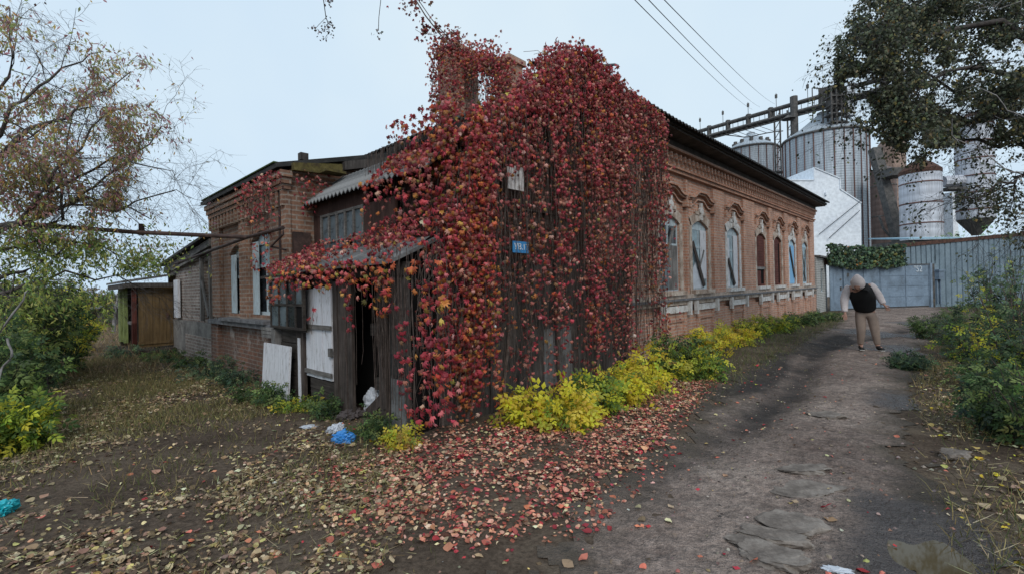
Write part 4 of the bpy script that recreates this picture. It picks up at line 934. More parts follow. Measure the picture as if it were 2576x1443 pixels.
p = D(1960, 434, 79); mb.box(p[0] - 1.0, p[0] + 2.2, p[1] - .5, p[1] + .5, p[2] - .15, p[2] + .15); mb.build('support_tower', 'steel_dark', gal)
# white stepped gable
wb = thing('white_building', 'windowless white building with a stepped gable in front of the big silo', 'building', (38, 56, 0))
pts = [D(x, y, 52)[[0, 2]] for x, y in ((1970, 455), (2047, 455), (2047, 423), (2112, 450), (2113, 477), (2166, 512), (2166, 640))]
pts = [(p[0], p[1]) for p in pts]; pts[-1] = (pts[-1][0], 0); pts = [(pts[0][0], 0)] + pts
mb = MB(wframe); mb.prism(pts, 1, 52, 57); mb.build('gable_wall', 'paint_white', wb)
mb = MB(wframe)
for a, b in zip(pts[1:-2], pts[2:-1]): mb.bar((a[0], 54.5, a[1] + .05), (b[0], 54.5, b[1] + .05), .1, 5.2, (0, 1, 0))
q = D(2078, 488, 51.9); mb.box(q[0] - .1, q[0] + .1, 51.8, 51.98, q[2] - .15, q[2] + .15); mb.build('coping', 'paint_white', wb)
mb = MB(wframe); mb.tube([D(2166, 505, 51.7), D(2060, 590, 51.7)], .04, 5); mb.tube([D(2163, 530, 51.7), D(2085, 600, 51.7)], .04, 5); mb.build('guy_wire', 'cable', wb)
# brown tank and inclined leg
def drum(name, label, px0, px1, depth, ytop, ybot, mat, prof_top=(), prof_bot=(), rings=0):
    a, b = math.atan((px0 - CX) / F), math.atan((px1 - CX) / F); m = (a + b) / 2; h = (b - a) / 2; dist = depth / math.cos(m); R = dist * math.sin(h)
    c = (dist * math.sin(m), depth); zt = D((px0 + px1) / 2, ytop, depth)[2]; zb = D((px0 + px1) / 2, ybot, depth)[2] if ybot else 0
    t = thing(name, label, 'tank', (c[0], c[1], zb)); mb = MB(wframe)
    mb.lathe((c[0], c[1], 0), [(R, zb), (R, zt)], 40); mb.build('shell', mat, t)
    if prof_top: mb = MB(wframe); mb.lathe((c[0], c[1], zt), [(R * r, R * z) for r, z in prof_top], 40); mb.build('top', 'rust' if mat == 'galv2' else mat, t)
    if prof_bot: mb = MB(wframe); mb.lathe((c[0], c[1], zb), [(R * r, R * z) for r, z in prof_bot], 40); mb.build('hopper', 'steel_dark', t)
    if rings:
        for k in range(rings):
            mb = MB(wframe); z = zb + (zt - zb) * (k + .5) / rings; mb.lathe((c[0], c[1], z), [(R + .01, 0), (R + .05, .02), (R + .05, .12), (R + .01, .14)], 40)
            mb.build('ring', 'steel_dark' if mat != 'galv2' else 'rib_rust', t)
    return t
drum('brown_tank', 'dark brown steel tank between the big silo and the inclined leg', 2196, 2262, 62, 432, 0, 'brown_tank', ((1.02, 0), (1.02, .1), (.3, .5)), (), 4)
drum('tan_tank', 'tan round-topped tank half hidden behind the tree, above the brown one', 2214, 2288, 78, 372, 0, 'tan_wall', ((1.02, 0), (.95, .35), (.7, .7), (.3, .92), (.02, .98)), (), 3)
drum('pale_tank', 'pale tank with rusty domed top, seams and drips, above the fence', 2266, 2378, 50, 440, 0, 'galv2', ((1.02, 0), (1.02, .22), (.80, .45), (.62, .62), (.3, .82), (.02, .86)), (), 6)
drum('pale_tank', 'pale hopper-bottomed tank behind the tree leaves, right of the rusty domed one', 2408, 2512, 50, 300, 552, 'galv2', ((1.02, 0), (.3, .4)), ((1.0, 0), (.22, -1.1)), 6)
leg = thing('inclined_leg', 'dark inclined conveyor leg leaning against the brown tank', 'conveyor leg', D(2262, 612, 55))
mb = MB(wframe); mb.bar(D(2200, 375, 57), D(2270, 640, 54), 1.05, .9, (0, 1, 0)); mb.build('casing', 'steel_dark', leg)
mb = MB(wframe); mb.tube([D(2212, 545, 56), D(2222, 575, 55.5), D(2243, 600, 55)], .13, 6); mb.build('pipework', 'steel_dark', leg); mb = MB(wframe); mb.tube([D(2262, 500, 54.5), D(2300, 610, 54)], .1, 6); mb.build('pipework', 'steel_dark', leg); mb = MB(wframe); q = D(2248, 435, 55); mb.box(q[0] - 1, q[0] + 1.6, 54, 56, q[2] - .5, q[2] + .4); mb.build('platform', 'steel_dark', leg)
br = thing('duct_bridge', 'grey duct linking the two pale tanks', 'duct', D(2394, 460, 50)); a = D(2370, 458, 50); b = D(2418, 455, 50)
mb = MB(wframe); mb.tube([a, b], .62, 10); mb.build('duct', 'galv2', br); mb = MB(wframe); mb.box(a[0], b[0], 49.3, 50.7, a[2] - .95, a[2] - .7); mb.build('walkway', 'steel_dark', br)
bl = thing('lift_block', 'narrow pale block standing between the two pale tanks', 'building', D(2393, 560, 58)); a = D(2386, 485, 58); b = D(2401, 560, 58)
mb = MB(wframe); mb.box(a[0], b[0], 57.5, 59, 0, a[2]); mb.build('wall', 'paint_white', bl)
sh = thing('low_shed', 'low shed with a light blue roof just showing over the fence', 'shed', D(2340, 600, 40)); a = D(2285, 604, 40); b = D(2405, 598, 40)
mb = MB(wframe); mb.box(a[0], b[0], 40, 44, 0, a[2]); mb.build('wall', 'steel_dark', sh); mb = MB(wframe); mb.prism([(39.7, a[2] + .01), (44.2, a[2] + .5), (44.2, a[2] + .62), (39.7, a[2] + .14)], 0, a[0] - .2, b[0] + .2); mb.build('roof', 'sky_blue_roof', sh)

# ------------------------------------------------------------------ overhead wires
for k, (p, q) in enumerate((((1570, -45, 13), (1893, 276, 86)), ((1606, -45, 13), (1912, 270, 85)), ((1640, -50, 13), (1949, 262, 84)))):
    a = D(*p); b = D(*q); a = a + (a - b) * .12
    pts = [a + (b - a) * t_ + np.array([0, 0, -1.6 * (t_ * (1 - t_)) * 4 * .35]) for t_ in np.linspace(0, 1, 16)]
    mb = MB(wframe); mb.tube(pts, .016 + 0 * k, 4)
    tag(mb.build('power_cable', 'cable', None, (a + b) / 2), ['leftmost of three thin overhead cables crossing the sky', 'middle one of three thin overhead cables crossing the sky', 'rightmost of three thin overhead cables crossing the sky'][k], 'cable', 'overhead cables')

# ------------------------------------------------------------------ blobs: stones, bags
def ico(sub):
    import bmesh
    bm = bmesh.new(); bmesh.ops.create_icosphere(bm, subdivisions=sub, radius=1); V = np.array([v.co[:] for v in bm.verts]); Fc = [[v.index for v in f.verts] for f in bm.faces]; bm.free(); return V, Fc
ICO3 = ico(4)
def blob(name, label, cat, p, size, mat, rough=.25, fr=2.2, seed=0, rz=0., group=None, flat=False, sink=.0, crisp=False):
    V, Fc = ICO3; V = V.copy(); n = Noise(seed + 50)
    d = n.fbm(V[:, 0] * fr + 5, V[:, 1] * fr + V[:, 2] * fr * .7 + 9, 4) - .5
    if crisp: d = d + .5 * (np.abs(n.fbm(V[:, 0] * fr * 2 + 3, V[:, 2] * fr * 2 + V[:, 1] * fr, 3) - .5) * 2 - .3)
    V = V * (1 + rough * 2 * d[:, None])
    if flat: V[:, 2] = np.clip(V[:, 2] * 1.3, -.6, .42 + .35 * d + .12 * V[:, 0])
    V = V * np.array(size) / 1.0; c, s = math.cos(rz), math.sin(rz); V = np.stack([V[:, 0] * c - V[:, 1] * s, V[:, 0] * s + V[:, 1] * c, V[:, 2]], 1) + np.array(p) + np.array([0, 0, size[2] * (.6 - sink)])
    o = mesh_obj(name, V, np.array(Fc).ravel(), np.arange(len(Fc)) * 3, M[mat], None, p, None, None, not crisp); return tag(o, label, cat, group)
ST = [((1985, 1318), (.23, .15, .055), 'largest pale flat stone half sunk in the muddy lane, leaves on it', .5), ((1948, 1352), (.19, .085, .055), 'long narrow stone lying against the largest flat one', -.35), ((1935, 1400), (.19, .12, .05), 'smooth pinkish slab nearest the camera in the stone group', -.5),
      ((2020, 1228), (.27, .15, .03), 'wide dark stone barely showing above the mud behind the pale slab', .1), ((2030, 1182), (.20, .10, .035), 'thin pale stone sliver beyond the wide dark one', .0), ((2075, 1045), (.22, .13, .05), 'flat stone in the middle of the lane', .1), ((2400, 1148), (.13, .1, .06), 'small grey stone at the grassy right edge of the lane', .3), ((1885, 1362), (.13, .09, .03), 'small stone chip left of the long narrow stone', .2)]
for k, (q, sz, lb, r) in enumerate(ST): blob('stone', lb, 'stone', GG(*q), sz, 'stone', .42, 1.1 + .3 * (k % 3), k, r, 'stones in the lane', True, .15, True)
blob('plastic_bag', 'crumpled blue plastic bag lying in leaves before the plank door', 'bag', GG(866, 1108), (.115, .09, .075), 'bag_blue', .5, 3, 11, .3, None, crisp=True)
blob('plastic_bag', 'crumpled whitish blue bag beside the blue one', 'bag', GG(846, 1086), (.11, .08, .06), 'bag_white', .5, 3, 12, 1.3, None, crisp=True)
blob('sack', 'white sack leaning in the dark doorway opening', 'sack', GG(945, 1040), (.15, .12, .22), 'bag_white', .3, 2, 13, .2, None, crisp=True)
blob('rag', 'dark rag spilling out of the doorway left of the white sack', 'rag', GG(884, 1052), (.16, .12, .08), 'bag_dark', .5, 3, 14, .9, None, crisp=True)
blob('rubbish_heap', 'dark heap of rubbish inside the doorway opening', 'rubbish', GG(922, 985), (.25, .2, .3), 'bag_dark', .5, 2.5, 15, .9, None, crisp=True)
blob('litter_sheet', 'flat white scrap of plastic on the leaves left of the blue bag', 'litter', GG(782, 1070), (.12, .06, .02), 'bag_white', .4, 3, 16, .1, None, crisp=True)
blob('plastic_bag', 'turquoise plastic bag in the grass at the left edge of the picture', 'bag', GG(0, 1298), (.085, .075, .065), 'bag_turq', .55, 3, 17, .5, None, crisp=True)
blob('wrapper', 'small pale wrapper lying below the stones in the lane', 'litter', GG(2112, 1428), (.09, .03, .015), 'bag_white', .5, 3, 18, -.3, None, crisp=True)
blob('plastic_bag', 'pale pinkish bag caught in the creeper near the ground', 'bag', GG(1118, 1030) + np.array([0, 0, .12]), (.09, .08, .14), 'bag_pink', .4, 3, 19, .5, None, crisp=True)

# ------------------------------------------------------------------ person on the lane
PB = GG(2178, 882)
def J(x, z, y=0.): return Vector((x * .84, y, z))           # +x right in the picture, -y towards the camera
def skin(name, chains, mat, parent, sub=2):
    """chains: list of [(co, rx, ry)...] joined where coordinates repeat"""
    vs = []; rs = []; es = []; idx = {}
    for ch in chains:
        prev = None
        for co, rx, ry in ch:
            k = tuple(round(c, 4) for c in co)
            if k not in idx: idx[k] = len(vs); vs.append(co); rs.append((rx, ry))
            if prev is not None and prev != idx[k]: es.append((prev, idx[k]))
            prev = idx[k]
    me = bpy.data.meshes.new(name); me.from_pydata(vs, es, []); o = bpy.data.objects.new(name, me); COL.objects.link(o)
    m = o.modifiers.new('Skin', 'SKIN'); m.use_smooth_shade = True
    for i, r in enumerate(rs): me.skin_vertices[0].data[i].radius = r
    me.skin_vertices[0].data[0].use_root = True
    s = o.modifiers.new('Sub', 'SUBSURF'); s.levels = sub; s.render_levels = sub
    me.materials.append(M[mat])
    if parent is not None: o.parent = parent
    else: o.location = tuple(PB); o.rotation_euler = (0, 0, math.radians(-36))
    BASE[o.name] = PB; return o
pel = J(.02, .90)
HL, HR = J(-.11, .86), J(.15, .86)
KL, KR = J(-.09, .46, -.08), J(.21, .47, -.03); AL, AR = J(-.11, .10, .03), J(.26, .10, .0)
TL, TR = J(-.08, .04, -.16), J(.38, .04, -.12)
w1, ch, nk = J(-.01, 1.06, -.08), J(-.08, 1.36, -.26), J(-.13, 1.46, -.40)
SL, SR = J(-.38, 1.43, -.26), J(.16, 1.47, -.24)
EL, ER = J(-.46, 1.14, -.30), J(.31, 1.25, -.20); WL, WR = J(-.44, .87, -.42), J(.40, 1.06, -.26)
hd0, hd1 = J(-.16, 1.50, -.50), J(-.17, 1.54, -.60)
def hand(w, d, side):
    d = Vector(d).normalized(); sdv = Vector(side); out = []
    pm = w + d * .085
    out.append([(w, .026, .022), (w + d * .04, .036, .02), (pm, .04, .018)])
    for k, (o, l) in enumerate(((-.03, .062), (-.01, .075), (.011, .07), (.03, .055))):
        b = pm + sdv * o; c = b + d * l * .5 + Vector((0, -.01, 0)); e = b + d * l + Vector((0, -.03, 0)); out.append([(pm, .04, .018), (b + d * .012, .010, .010), (c, .009, .009), (e, .008, .008)])
    t0 = w + d * .035; out.append([(t0 if False else w + d * .04, .036, .02), (w + d * .05 - sdv * .048, .012, .012), (w + d * .085 - sdv * .06 + Vector((0, -.012, 0)), .009, .009)])
    return out
body = [[(pel, .15, .13), (w1, .16, .13), (ch, .18, .15), (nk, .07, .07), (hd0, .085, .095), (hd1, .085, .10)],
        [(pel, .15, .13), (HL, .095, .095), (KL, .07, .07), (AL, .045, .05), (TL, .045, .03)], [(pel, .15, .13), (HR, .095, .095), (KR, .07, .07), (AR, .045, .05), (TR, .045, .03)],
        [(ch, .18, .15), (SL, .075, .08), (EL, .055, .055), (WL, .026, .022)], [(ch, .18, .15), (SR, .075, .08), (ER, .055, .055), (WR, .026, .022)]]
body += hand(WL, (.0, -.15, -1), (1, .2, 0)) + hand(WR, (.55, -.1, -.8), (-.8, .2, -.5))
person = skin('person', body, 'skin', None)
tag(person, 'person in a pale hoodie, black vest and beige trousers stooping forward on the lane', 'person')
skin('trousers', [[(pel, .20, .17), (HL, .13, .135), (KL, .088, .095), (J(-.11, .17, .0), .066, .07), (J(-.11, .13, .01), .06, .062)], [(pel, .20, .17), (HR, .13, .135), (KR, .088, .095), (J(.255, .17, .0), .066, .07), (J(.257, .13, .0), .06, .062)], [(pel, .20, .17), (J(.02, .99, -.04), .20, .17)]], 'trouser', person)
skin('hoodie_sleeve', [[(J(-.30, 1.44, -.26), .10, .10), (SL, .105, .105), (J(-.43, 1.27, -.28), .088, .09), (EL, .09, .09), (J(-.45, 1.0, -.36), .072, .075), (J(-.445, .92, -.40), .064, .064), (J(-.44, .89, -.41), .05, .05)]], 'hoodie', person)
skin('hoodie_sleeve', [[(J(.08, 1.48, -.24), .10, .10), (SR, .10, .10), (J(.24, 1.36, -.22), .084, .085), (ER, .085, .085), (J(.355, 1.15, -.23), .07, .07), (J(.385, 1.09, -.25), .062, .062), (J(.395, 1.07, -.26), .05, .05)]], 'hoodie', person)
skin('vest', [[(J(.01, .89, -.02), .215, .17), (J(-.0, 1.0, -.07), .235, .18), (J(-.04, 1.18, -.16), .26, .19), (ch, .27, .20), (J(-.10, 1.46, -.34), .19, .15), (J(-.12, 1.50, -.40), .12, .11)], [(ch, .27, .20), (J(-.33, 1.42, -.27), .12, .13)], [(ch, .27, .20), (J(.13, 1.46, -.25), .12, .13)]], 'vest', person)
skin('hood', [[(J(-.13, 1.45, -.37), .13, .12), (J(-.15, 1.545, -.49), .16, .145), (J(-.16, 1.63, -.56), .13, .125), (J(-.165, 1.70, -.60), .07, .075), (J(-.167, 1.75, -.62), .022, .022)]], 'hoodie', person)
skin('face', [[(J(-.155, 1.40, -.50), .05, .045), (J(-.16, 1.43, -.565), .062, .045), (J(-.163, 1.455, -.60), .045, .03)], [(J(-.16, 1.43, -.565), .062, .045), (J(-.162, 1.40, -.625), .014, .014)]], 'skin_shade', person)
for a, t_ in ((AL, TL), (AR, TR)):
    s = skin('shoe', [[(a + Vector((0, .07, -.045)), .055, .05), (a + Vector((0, 0, -.02)), .06, .065), (a.lerp(t_, .6) + Vector((0, 0, -.01)), .058, .045), (t_ + Vector((0, -.03, .0)), .05, .035)], [(a + Vector((0, 0, -.02)), .06, .065), (a + Vector((0, .0, .035)), .06, .06)]], 'shoe', person)
    skin('sole', [[(a + Vector((0, .08, -.085)), .055, .012), (a.lerp(t_, .5) + Vector((0, 0, -.055)), .06, .012), (t_ + Vector((0, -.05, -.025)), .05, .012)]], 'sole', s)
# ------------------------------------------------------------------ vegetation helpers
def on_house(P): return hframe(np.asarray(P, float))
def tubes(name, lines, mat, parent=None, seg=4, base=None):
    mb = MB(wframe)
    for pts, r in lines: mb.tube(pts, r, seg, False)
    return mb.build(name, mat, parent, base, True)
def tubes_fast(lines, seg=3):
    """many thin tubes at once: list of (k x 3 points, k radii) -> V, loops, starts"""
    Vs = []; L = []; S = []; n = 0; ln = 0
    an = np.arange(seg) * 2 * math.pi / seg; ca = np.cos(an)[None, :, None]; sa = np.sin(an)[None, :, None]
    for P, r in lines:
        P = np.asarray(P, float); k = len(P); T = np.gradient(P, axis=0); T = nrmz(T)
        up = np.where(np.abs(T[:, 2:3]) > .9, np.array([[1., 0, 0]]), np.array([[0, 0, 1.]])); a = nrmz(np.cross(T, up)); b = np.cross(a, T)
        r = np.broadcast_to(np.asarray(r, float), (k,)).reshape(k, 1, 1)
        Vs.append((P[:, None, :] + (a[:, None, :] * ca + b[:, None, :] * sa) * r).reshape(-1, 3))
        i = np.repeat(np.arange(k - 1), seg); j = np.tile(np.arange(seg), k - 1); j2 = (j + 1) % seg
        q = np.stack([i * seg + j, i * seg + j2, (i + 1) * seg + j2, (i + 1) * seg + j], 1) + n
        L.append(q.ravel()); S.append(np.arange(len(q)) * 4 + ln); n += k * seg; ln += q.size
    return np.concatenate(Vs), np.concatenate(L), np.concatenate(S)
def thin(name, lines, mat, parent=None, base=None, seg=3):
    V, L, S = tubes_fast(lines, seg); return mesh_obj(name, V, L, S, M[mat], parent, base, None, None, True)
PC_CRIM = [(170, 50, 70), (146, 42, 60), (192, 66, 76), (128, 40, 54), (204, 92, 96)]
PC_DUST = [(158, 82, 80), (172, 102, 90), (136, 66, 66), (182, 120, 100), (114, 62, 58), (146, 106, 76), (206, 150, 136)]
PC_ORNG = [(196, 92, 46), (186, 116, 44), (178, 62, 44), (200, 138, 52), (150, 130, 52), (120, 112, 48)]
def vine_cols(n, fo, fc):
    """fo / fc: share of orange and of crimson leaves at each point"""
    o = palette(PC_ORNG, n, (3, 2, 3, 2, .8, .5)); c = palette(PC_CRIM, n); d = palette(PC_DUST, n)
    r = RNG.random(n); fo = np.broadcast_to(fo, (n,)); fc = np.broadcast_to(fc, (n,))
    k = np.where((r < fo)[:, None], o, np.where((r < fo + fc)[:, None], c, d)); g = k.mean(1, keepdims=True); return np.clip((k * .86 + g * .14) * np.array([1.04, .95, .90]) * np.exp(RNG.normal(-.03, .28, (n, 1))), .003, .7)
SIGNS = [(S1, .21, .13), (S2, .2, .19)]
def vine_leaves(name, P, nrm, parent, smin=.055, smax=.095, fo=.2, fc=.4, wob=.55, T=T_CREEP):
    P = np.asarray(P, float); n = len(P)
    nr = nrmz(np.broadcast_to(np.asarray(nrm, float), (n, 3)) + RNG.normal(0, wob, (n, 3)))
    tip = np.array([0, 0, -1.0]) + RNG.normal(0, .45, (n, 3))
    return scatter(name, T, P, nr, tip, RNG.uniform(smin, smax, n), vine_cols(n, fo, fc), 'leaf', parent)
TOPU = np.array([-7.1, -6.75, -6.5, -6.3, -5.4, -4.6, -4.1, -3.5, -2.8, -1.5, -.9, -.45]); TOPZ = np.array([2.0, 2.2, 2.9, 3.7, 4.1, 4.9, 5.3, 5.3, 5.05, 4.93, 4.9, 4.8])
vine = thing('creeper', 'huge red Virginia creeper hanging over the whole house corner down to the ground', 'creeper', HW(-4, -.8, 0))
def vdens(u, z):
    d = 1 - .9 * np.exp(-((u + 5.0) / .40) ** 2 - ((z - 2.7) / .6) ** 2) - .8 * np.exp(-((u + 4.9) / .5) ** 2 - ((z - 3.85) / .32) ** 2)
    d *= 1 - .75 * np.exp(-((u + 4.6) / .75) ** 2 - ((z - .8) / .8) ** 2) - .5 * np.exp(-((u + 3.1) / .5) ** 2 - ((z - 2.2) / .7) ** 2)
    return np.clip(d, 0, 1) * np.clip(.5 + .6 * (z / 3.4), 0, 1.15)
PU, PV, PZ, FO, FC, BR = [], [], [], [], [], []; ln = []
cent = np.concatenate([RNG.uniform(-7.05, -1.08, 250), RNG.uniform(-6.72, -6.1, 55), RNG.uniform(-1.7, -1.05, 34), RNG.uniform(-3.9, -2.4, 30)])
for k, u0 in enumerate(cent):
    t = np.interp(u0, TOPU, TOPZ) + RNG.normal(0, .06); r = RNG.random(); b = RNG.uniform(.05, .7) if r < .6 else (RNG.uniform(.8, 2.2) if r < .8 else RNG.uniform(2., 3.6)); b = min(b, t - .5)
    m = 12; zz_ = np.linspace(t, b, m); wv_u = u0 + np.cumsum(RNG.normal(0, .035, m)); lay = -.74 - .22 * RNG.random(); wv_v = lay + np.cumsum(RNG.normal(0, .02, m)) + .10 * np.clip(zz_ - 4.3, 0, 1) * 0
    ln.append((on_house(np.stack([wv_u, wv_v + .02, zz_], 1)), np.linspace(.006, .0025, m)))
    col = np.clip(.35 + 1.9 * (N1.fbm(u0 * 1.7 + 3, 2.0, 3) - .32), .15, 1.5); col = 1.25 if -6.75 < u0 < -6.05 else col
    n = RNG.poisson(46 * (t - b) * col); z = RNG.uniform(b, t, n); cl = np.clip((N2.fbm(z * 1.9, np.full(n, k * 3.7), 3) - .43) * 6, 0, 1.0)
    kp = RNG.random(n) < cl * vdens(np.full(n, u0), z); z = z[kp]; n = len(z)
    if n == 0: continue
    PU.append(np.interp(-z, -zz_, wv_u) + RNG.normal(0, .05, n)); PV.append(np.interp(-z, -zz_, wv_v) + RNG.normal(0, .045, n) - .03); PZ.append(z)
    q = math.exp(-((u0 + 6.4) / .4) ** 2); so_ = RNG.normal(0, .14); FO.append(np.clip(np.full(n, .07 + .42 * q + so_), 0, .9)); FC.append(np.clip(.30 + RNG.normal(0, .22) + .35 * np.clip((z - 3.6) / 1.5, 0, 1) * math.exp(-((u0 + 3.6) / 1.6) ** 2) + .08 * (u0 < -6), 0, 1)); BR.append(np.full(n, math.exp(RNG.normal(0, .2))))
u, v, z = np.concatenate(PU), np.concatenate(PV), np.concatenate(PZ); kp = u < -1.0
for S_, du, dz in SIGNS: kp &= ~((np.abs(u - S_[0]) < du) & (np.abs(z - S_[2] + .03) < dz))
LV = vine_leaves('leaves', on_house(np.stack([u, v, z], 1)[kp]), -B, vine, .030, .064, np.concatenate(FO)[kp], np.concatenate(FC)[kp], .6)
n = 7000; u = RNG.uniform(-6.7, -1.1, n); t = np.interp(u, TOPU, TOPZ); z = t + .06 - 1.0 * RNG.random(n) ** 1.5 + .05 * RNG.normal(0, 1, n); kp = RNG.random(n) < .75 * np.clip((N3.fbm(u * 2.2, z * 1.4, 3) - .3) * 4, .15, 1)
vine_leaves('leaves', on_house(np.stack([u, -.82 - .2 * RNG.random(n), z], 1)[kp]), -B, vine, .032, .066, .12, .42 + .2 * (u[kp] < -3), .65)
# front face of the vestibule, its roof and the mound on the eaves
n = 1300; v = -.85 + 1.3 * RNG.random(n) ** 1.6; z = RNG.uniform(1.9, 3.85, n); k = RNG.random(n) < (.16 + .7 * (v < -.3) + .35 * (z > 3.2))
vine_leaves('leaves', on_house(np.stack([-6.50 - .2 * RNG.random(n), v, z], 1)[k]), -A, vine, .038, .068, .35, .4)
n = 9500; u = RNG.uniform(-6.6, -2.7, n); v = RNG.uniform(-.95, .6, n); base = np.interp(u, [-6.6, -6.25, -3.05, -2], [3.3, 3.55, 4.85, 5.1])
mound = .12 + .95 * np.exp(-((u + 4.15) / .7) ** 2 - ((v + .4) / .8) ** 2) + .35 * np.exp(-((u + 3.2) / .6) ** 2 - ((v + .5) / .7) ** 2) + .25 * (N1.fbm(u * 2, v * 2, 3) - .4)
z = base + np.clip(mound, .05, 2) * RNG.uniform(.35, 1.02, n); k = (RNG.random(n) < .9 - .5 * (v > .5))
P = on_house(np.stack([u, v, z], 1)[k]); vine_leaves('leaves', P, np.array([0, -.5, .6]), vine, .034, .068, .16, .5, .8)
n = 620; u = RNG.uniform(-6.85, -6.1, n); v = RNG.uniform(-.85, .6, n); z = 3.05 + (u + 6.80) * .80 + .03 + .15 * RNG.random(n); k = RNG.random(n) < np.clip(1.0 - v * .7, 0, 1)
vine_leaves('leaves', on_house(np.stack([u, v, z], 1)[k]), np.array([-.3, -.5, .7]), vine, .035, .065, .2, .55)
n = 240; v = -.85 + 1.5 * RNG.random(n) ** 1.5; z = 3.05 - 1.0 * RNG.random(n) ** 1.5 * np.clip(1.2 - v * .7, .15, 1); vine_leaves('leaves', on_house(np.stack([-6.88 - .12 * RNG.random(n), v, z], 1)), -A, vine, .035, .065, .25, .45)
# bare hanging stems
for k in range(260):
    u = RNG.uniform(-7.05, -1.15); t = np.interp(u, TOPU, TOPZ); b = RNG.uniform(.02, 1.4) if RNG.random() < .75 else RNG.uniform(.5, 2.6); m = 9
    z = np.linspace(t, min(b, t - .4), m); uu = u + np.cumsum(RNG.normal(0, .05, m)) + .12 * np.sin(np.linspace(0, 3, m) + k) * RNG.random(); vv = -.70 - .2 * RNG.random() + np.cumsum(RNG.normal(0, .03, m)) * .5
    ln.append((on_house(np.stack([uu, vv - .12 * (k % 3 == 0), z], 1)), RNG.uniform(.002, .0045)))
for k in range(110):
    v = RNG.uniform(-.8, 1.2); m = 7; z = np.linspace(3.6, RNG.uniform(1.9, 2.7), m); ln.append((on_house(np.stack([-6.45 - .12 * RNG.random() + np.cumsum(RNG.normal(0, .012, m)), v + np.cumsum(RNG.normal(0, .02, m)), z], 1)), RNG.uniform(.0025, .005)))
for k in range(34):                                                      # arching runners on the roof edge
    u = RNG.uniform(-6.4, -1.5); t = np.interp(u, TOPU, TOPZ) - .1; m = 8; s = np.linspace(0, 1, m); ln.append((on_house(np.stack([u + s * RNG.normal(0, .25), -.8 + s * .5 + RNG.normal(0, .03, m), t - .1 + .2 * s + .12 * np.sin(s * 3) * RNG.random()], 1)), .004))
stems = thin('stems', ln, 'stem', vine)
ln = []
for u in (-6.6, -6.3, -5.6, -4.4, -3.4, -2.4): m = 10; z = np.linspace(0, np.interp(u, TOPU, TOPZ) - .2, m); ln.append((on_house(np.stack([u + np.cumsum(RNG.normal(0, .05, m)), -.69 + np.cumsum(RNG.normal(0, .01, m)), z], 1)), np.linspace(.028, .012, m)))
thin('main_stems', ln, 'stem', vine, None, 6)
# strings of leaves over the lean-to
low = thing('creeper', 'orange and red creeper strings hanging along the low lean-to roof over the doors', 'creeper', HW(-7.2, .8, 2))
n = 1700; v = RNG.uniform(-.9, 2.75, n); s = RNG.random(n) ** np.where(v > .5, 1.9, 1.0); u = -7.38 + .76 * s; z = 1.95 + .44 * s + .02 + RNG.random(n) * .10 * (1 + 1.0 * (v < .7)); k = RNG.random(n) < np.where(v > 2.5, .5, .95) * np.clip((N3.fbm(v * 2.3, s * 1.5, 3) - .25) * 4.5, .15, 1)
vine_leaves('leaves', on_house(np.stack([u, v, z], 1)[k]), np.array([-.4, -.5, .8]), low, .03, .056, .10, .35, .6, T_CREEP3)
n = 360; v = RNG.uniform(-.85, 2.7, n); z = 1.97 - .42 * RNG.random(n) ** 1.6 * (.5 + N1.fbm(v * 2, v * 0, 2)); vine_leaves('leaves', on_house(np.stack([-7.38 - .05 * RNG.random(n), v, z], 1)), -A, low, .04, .065, .45, .3)
ln = []; P = []; FO = []
def string(px, y0, y1, dens, fo, w=.06, u=-7.3):
    v, z0 = onU(px, y0, u)[1:]; z1 = onU(px, y1, u)[2]; z1 = max(z1, .12); m = 9; zz_ = np.linspace(z0, z1, m); vv = v + np.cumsum(RNG.normal(0, .012, m)); uu = u + np.cumsum(RNG.normal(0, .006, m))
    ln.append((on_house(np.stack([uu, vv, zz_], 1)), .004))
    k = int(dens * (z0 - z1)); zl = RNG.uniform(z1, z0, k); P.append(np.stack([np.interp(zl, zz_[::-1], uu[::-1]) - .02 + RNG.normal(0, .02, k), np.interp(zl, zz_[::-1], vv[::-1]) + RNG.normal(0, w, k), zl], 1)); FO.append(np.full(k, fo))
for q in [(985, 690, 790, 34, .75), (998, 720, 800, 20, .5), (1008, 780, 900, 26, .05), (1015, 830, 1040, 24, .12), (1040, 880, 1060, 22, .15), (1050, 700, 780, 12, .7), (1060, 800, 880, 16, .4), (880, 740, 830, 26, .25), (866, 750, 800, 18, .4), (925, 690, 770, 18, .85), (960, 700, 770, 30, .85), (890, 660, 735, 14, .6), (790, 770, 840, 8, .1), (1082, 760, 860, 16, .2), (1088, 860, 960, 12, .25), (1030, 660, 740, 14, .8), (1068, 640, 900, 20, .3), (1078, 660, 1060, 20, .2), (1095, 640, 1070, 22, .3), (1110, 640, 1060, 26, .35), (1122, 640, 1070, 24, .3), (1075, 900, 1070, 16, .2), (1045, 640, 720, 30, .5), (945, 720, 800, 14, .8), (1100, 860, 1030, 12, .3)]: string(*q)
P = np.concatenate(P); vine_leaves('leaves', on_house(P), -A, low, .042, .072, np.concatenate(FO), .75, .45)
for k in range(64):
    v = RNG.uniform(-1.0, -.22) if k % 16 else RNG.uniform(.1, .9); m = 7; z = np.linspace(RNG.uniform(1.7, 2.1), RNG.uniform(.02, 1.2), m); ln.append((on_house(np.stack([-7.2 - .12 * RNG.random() + np.cumsum(RNG.normal(0, .008, m)), v + np.cumsum(RNG.normal(0, .014, m)), z], 1)), RNG.uniform(.0025, .0045)))
thin('stems', ln, 'stem', low)
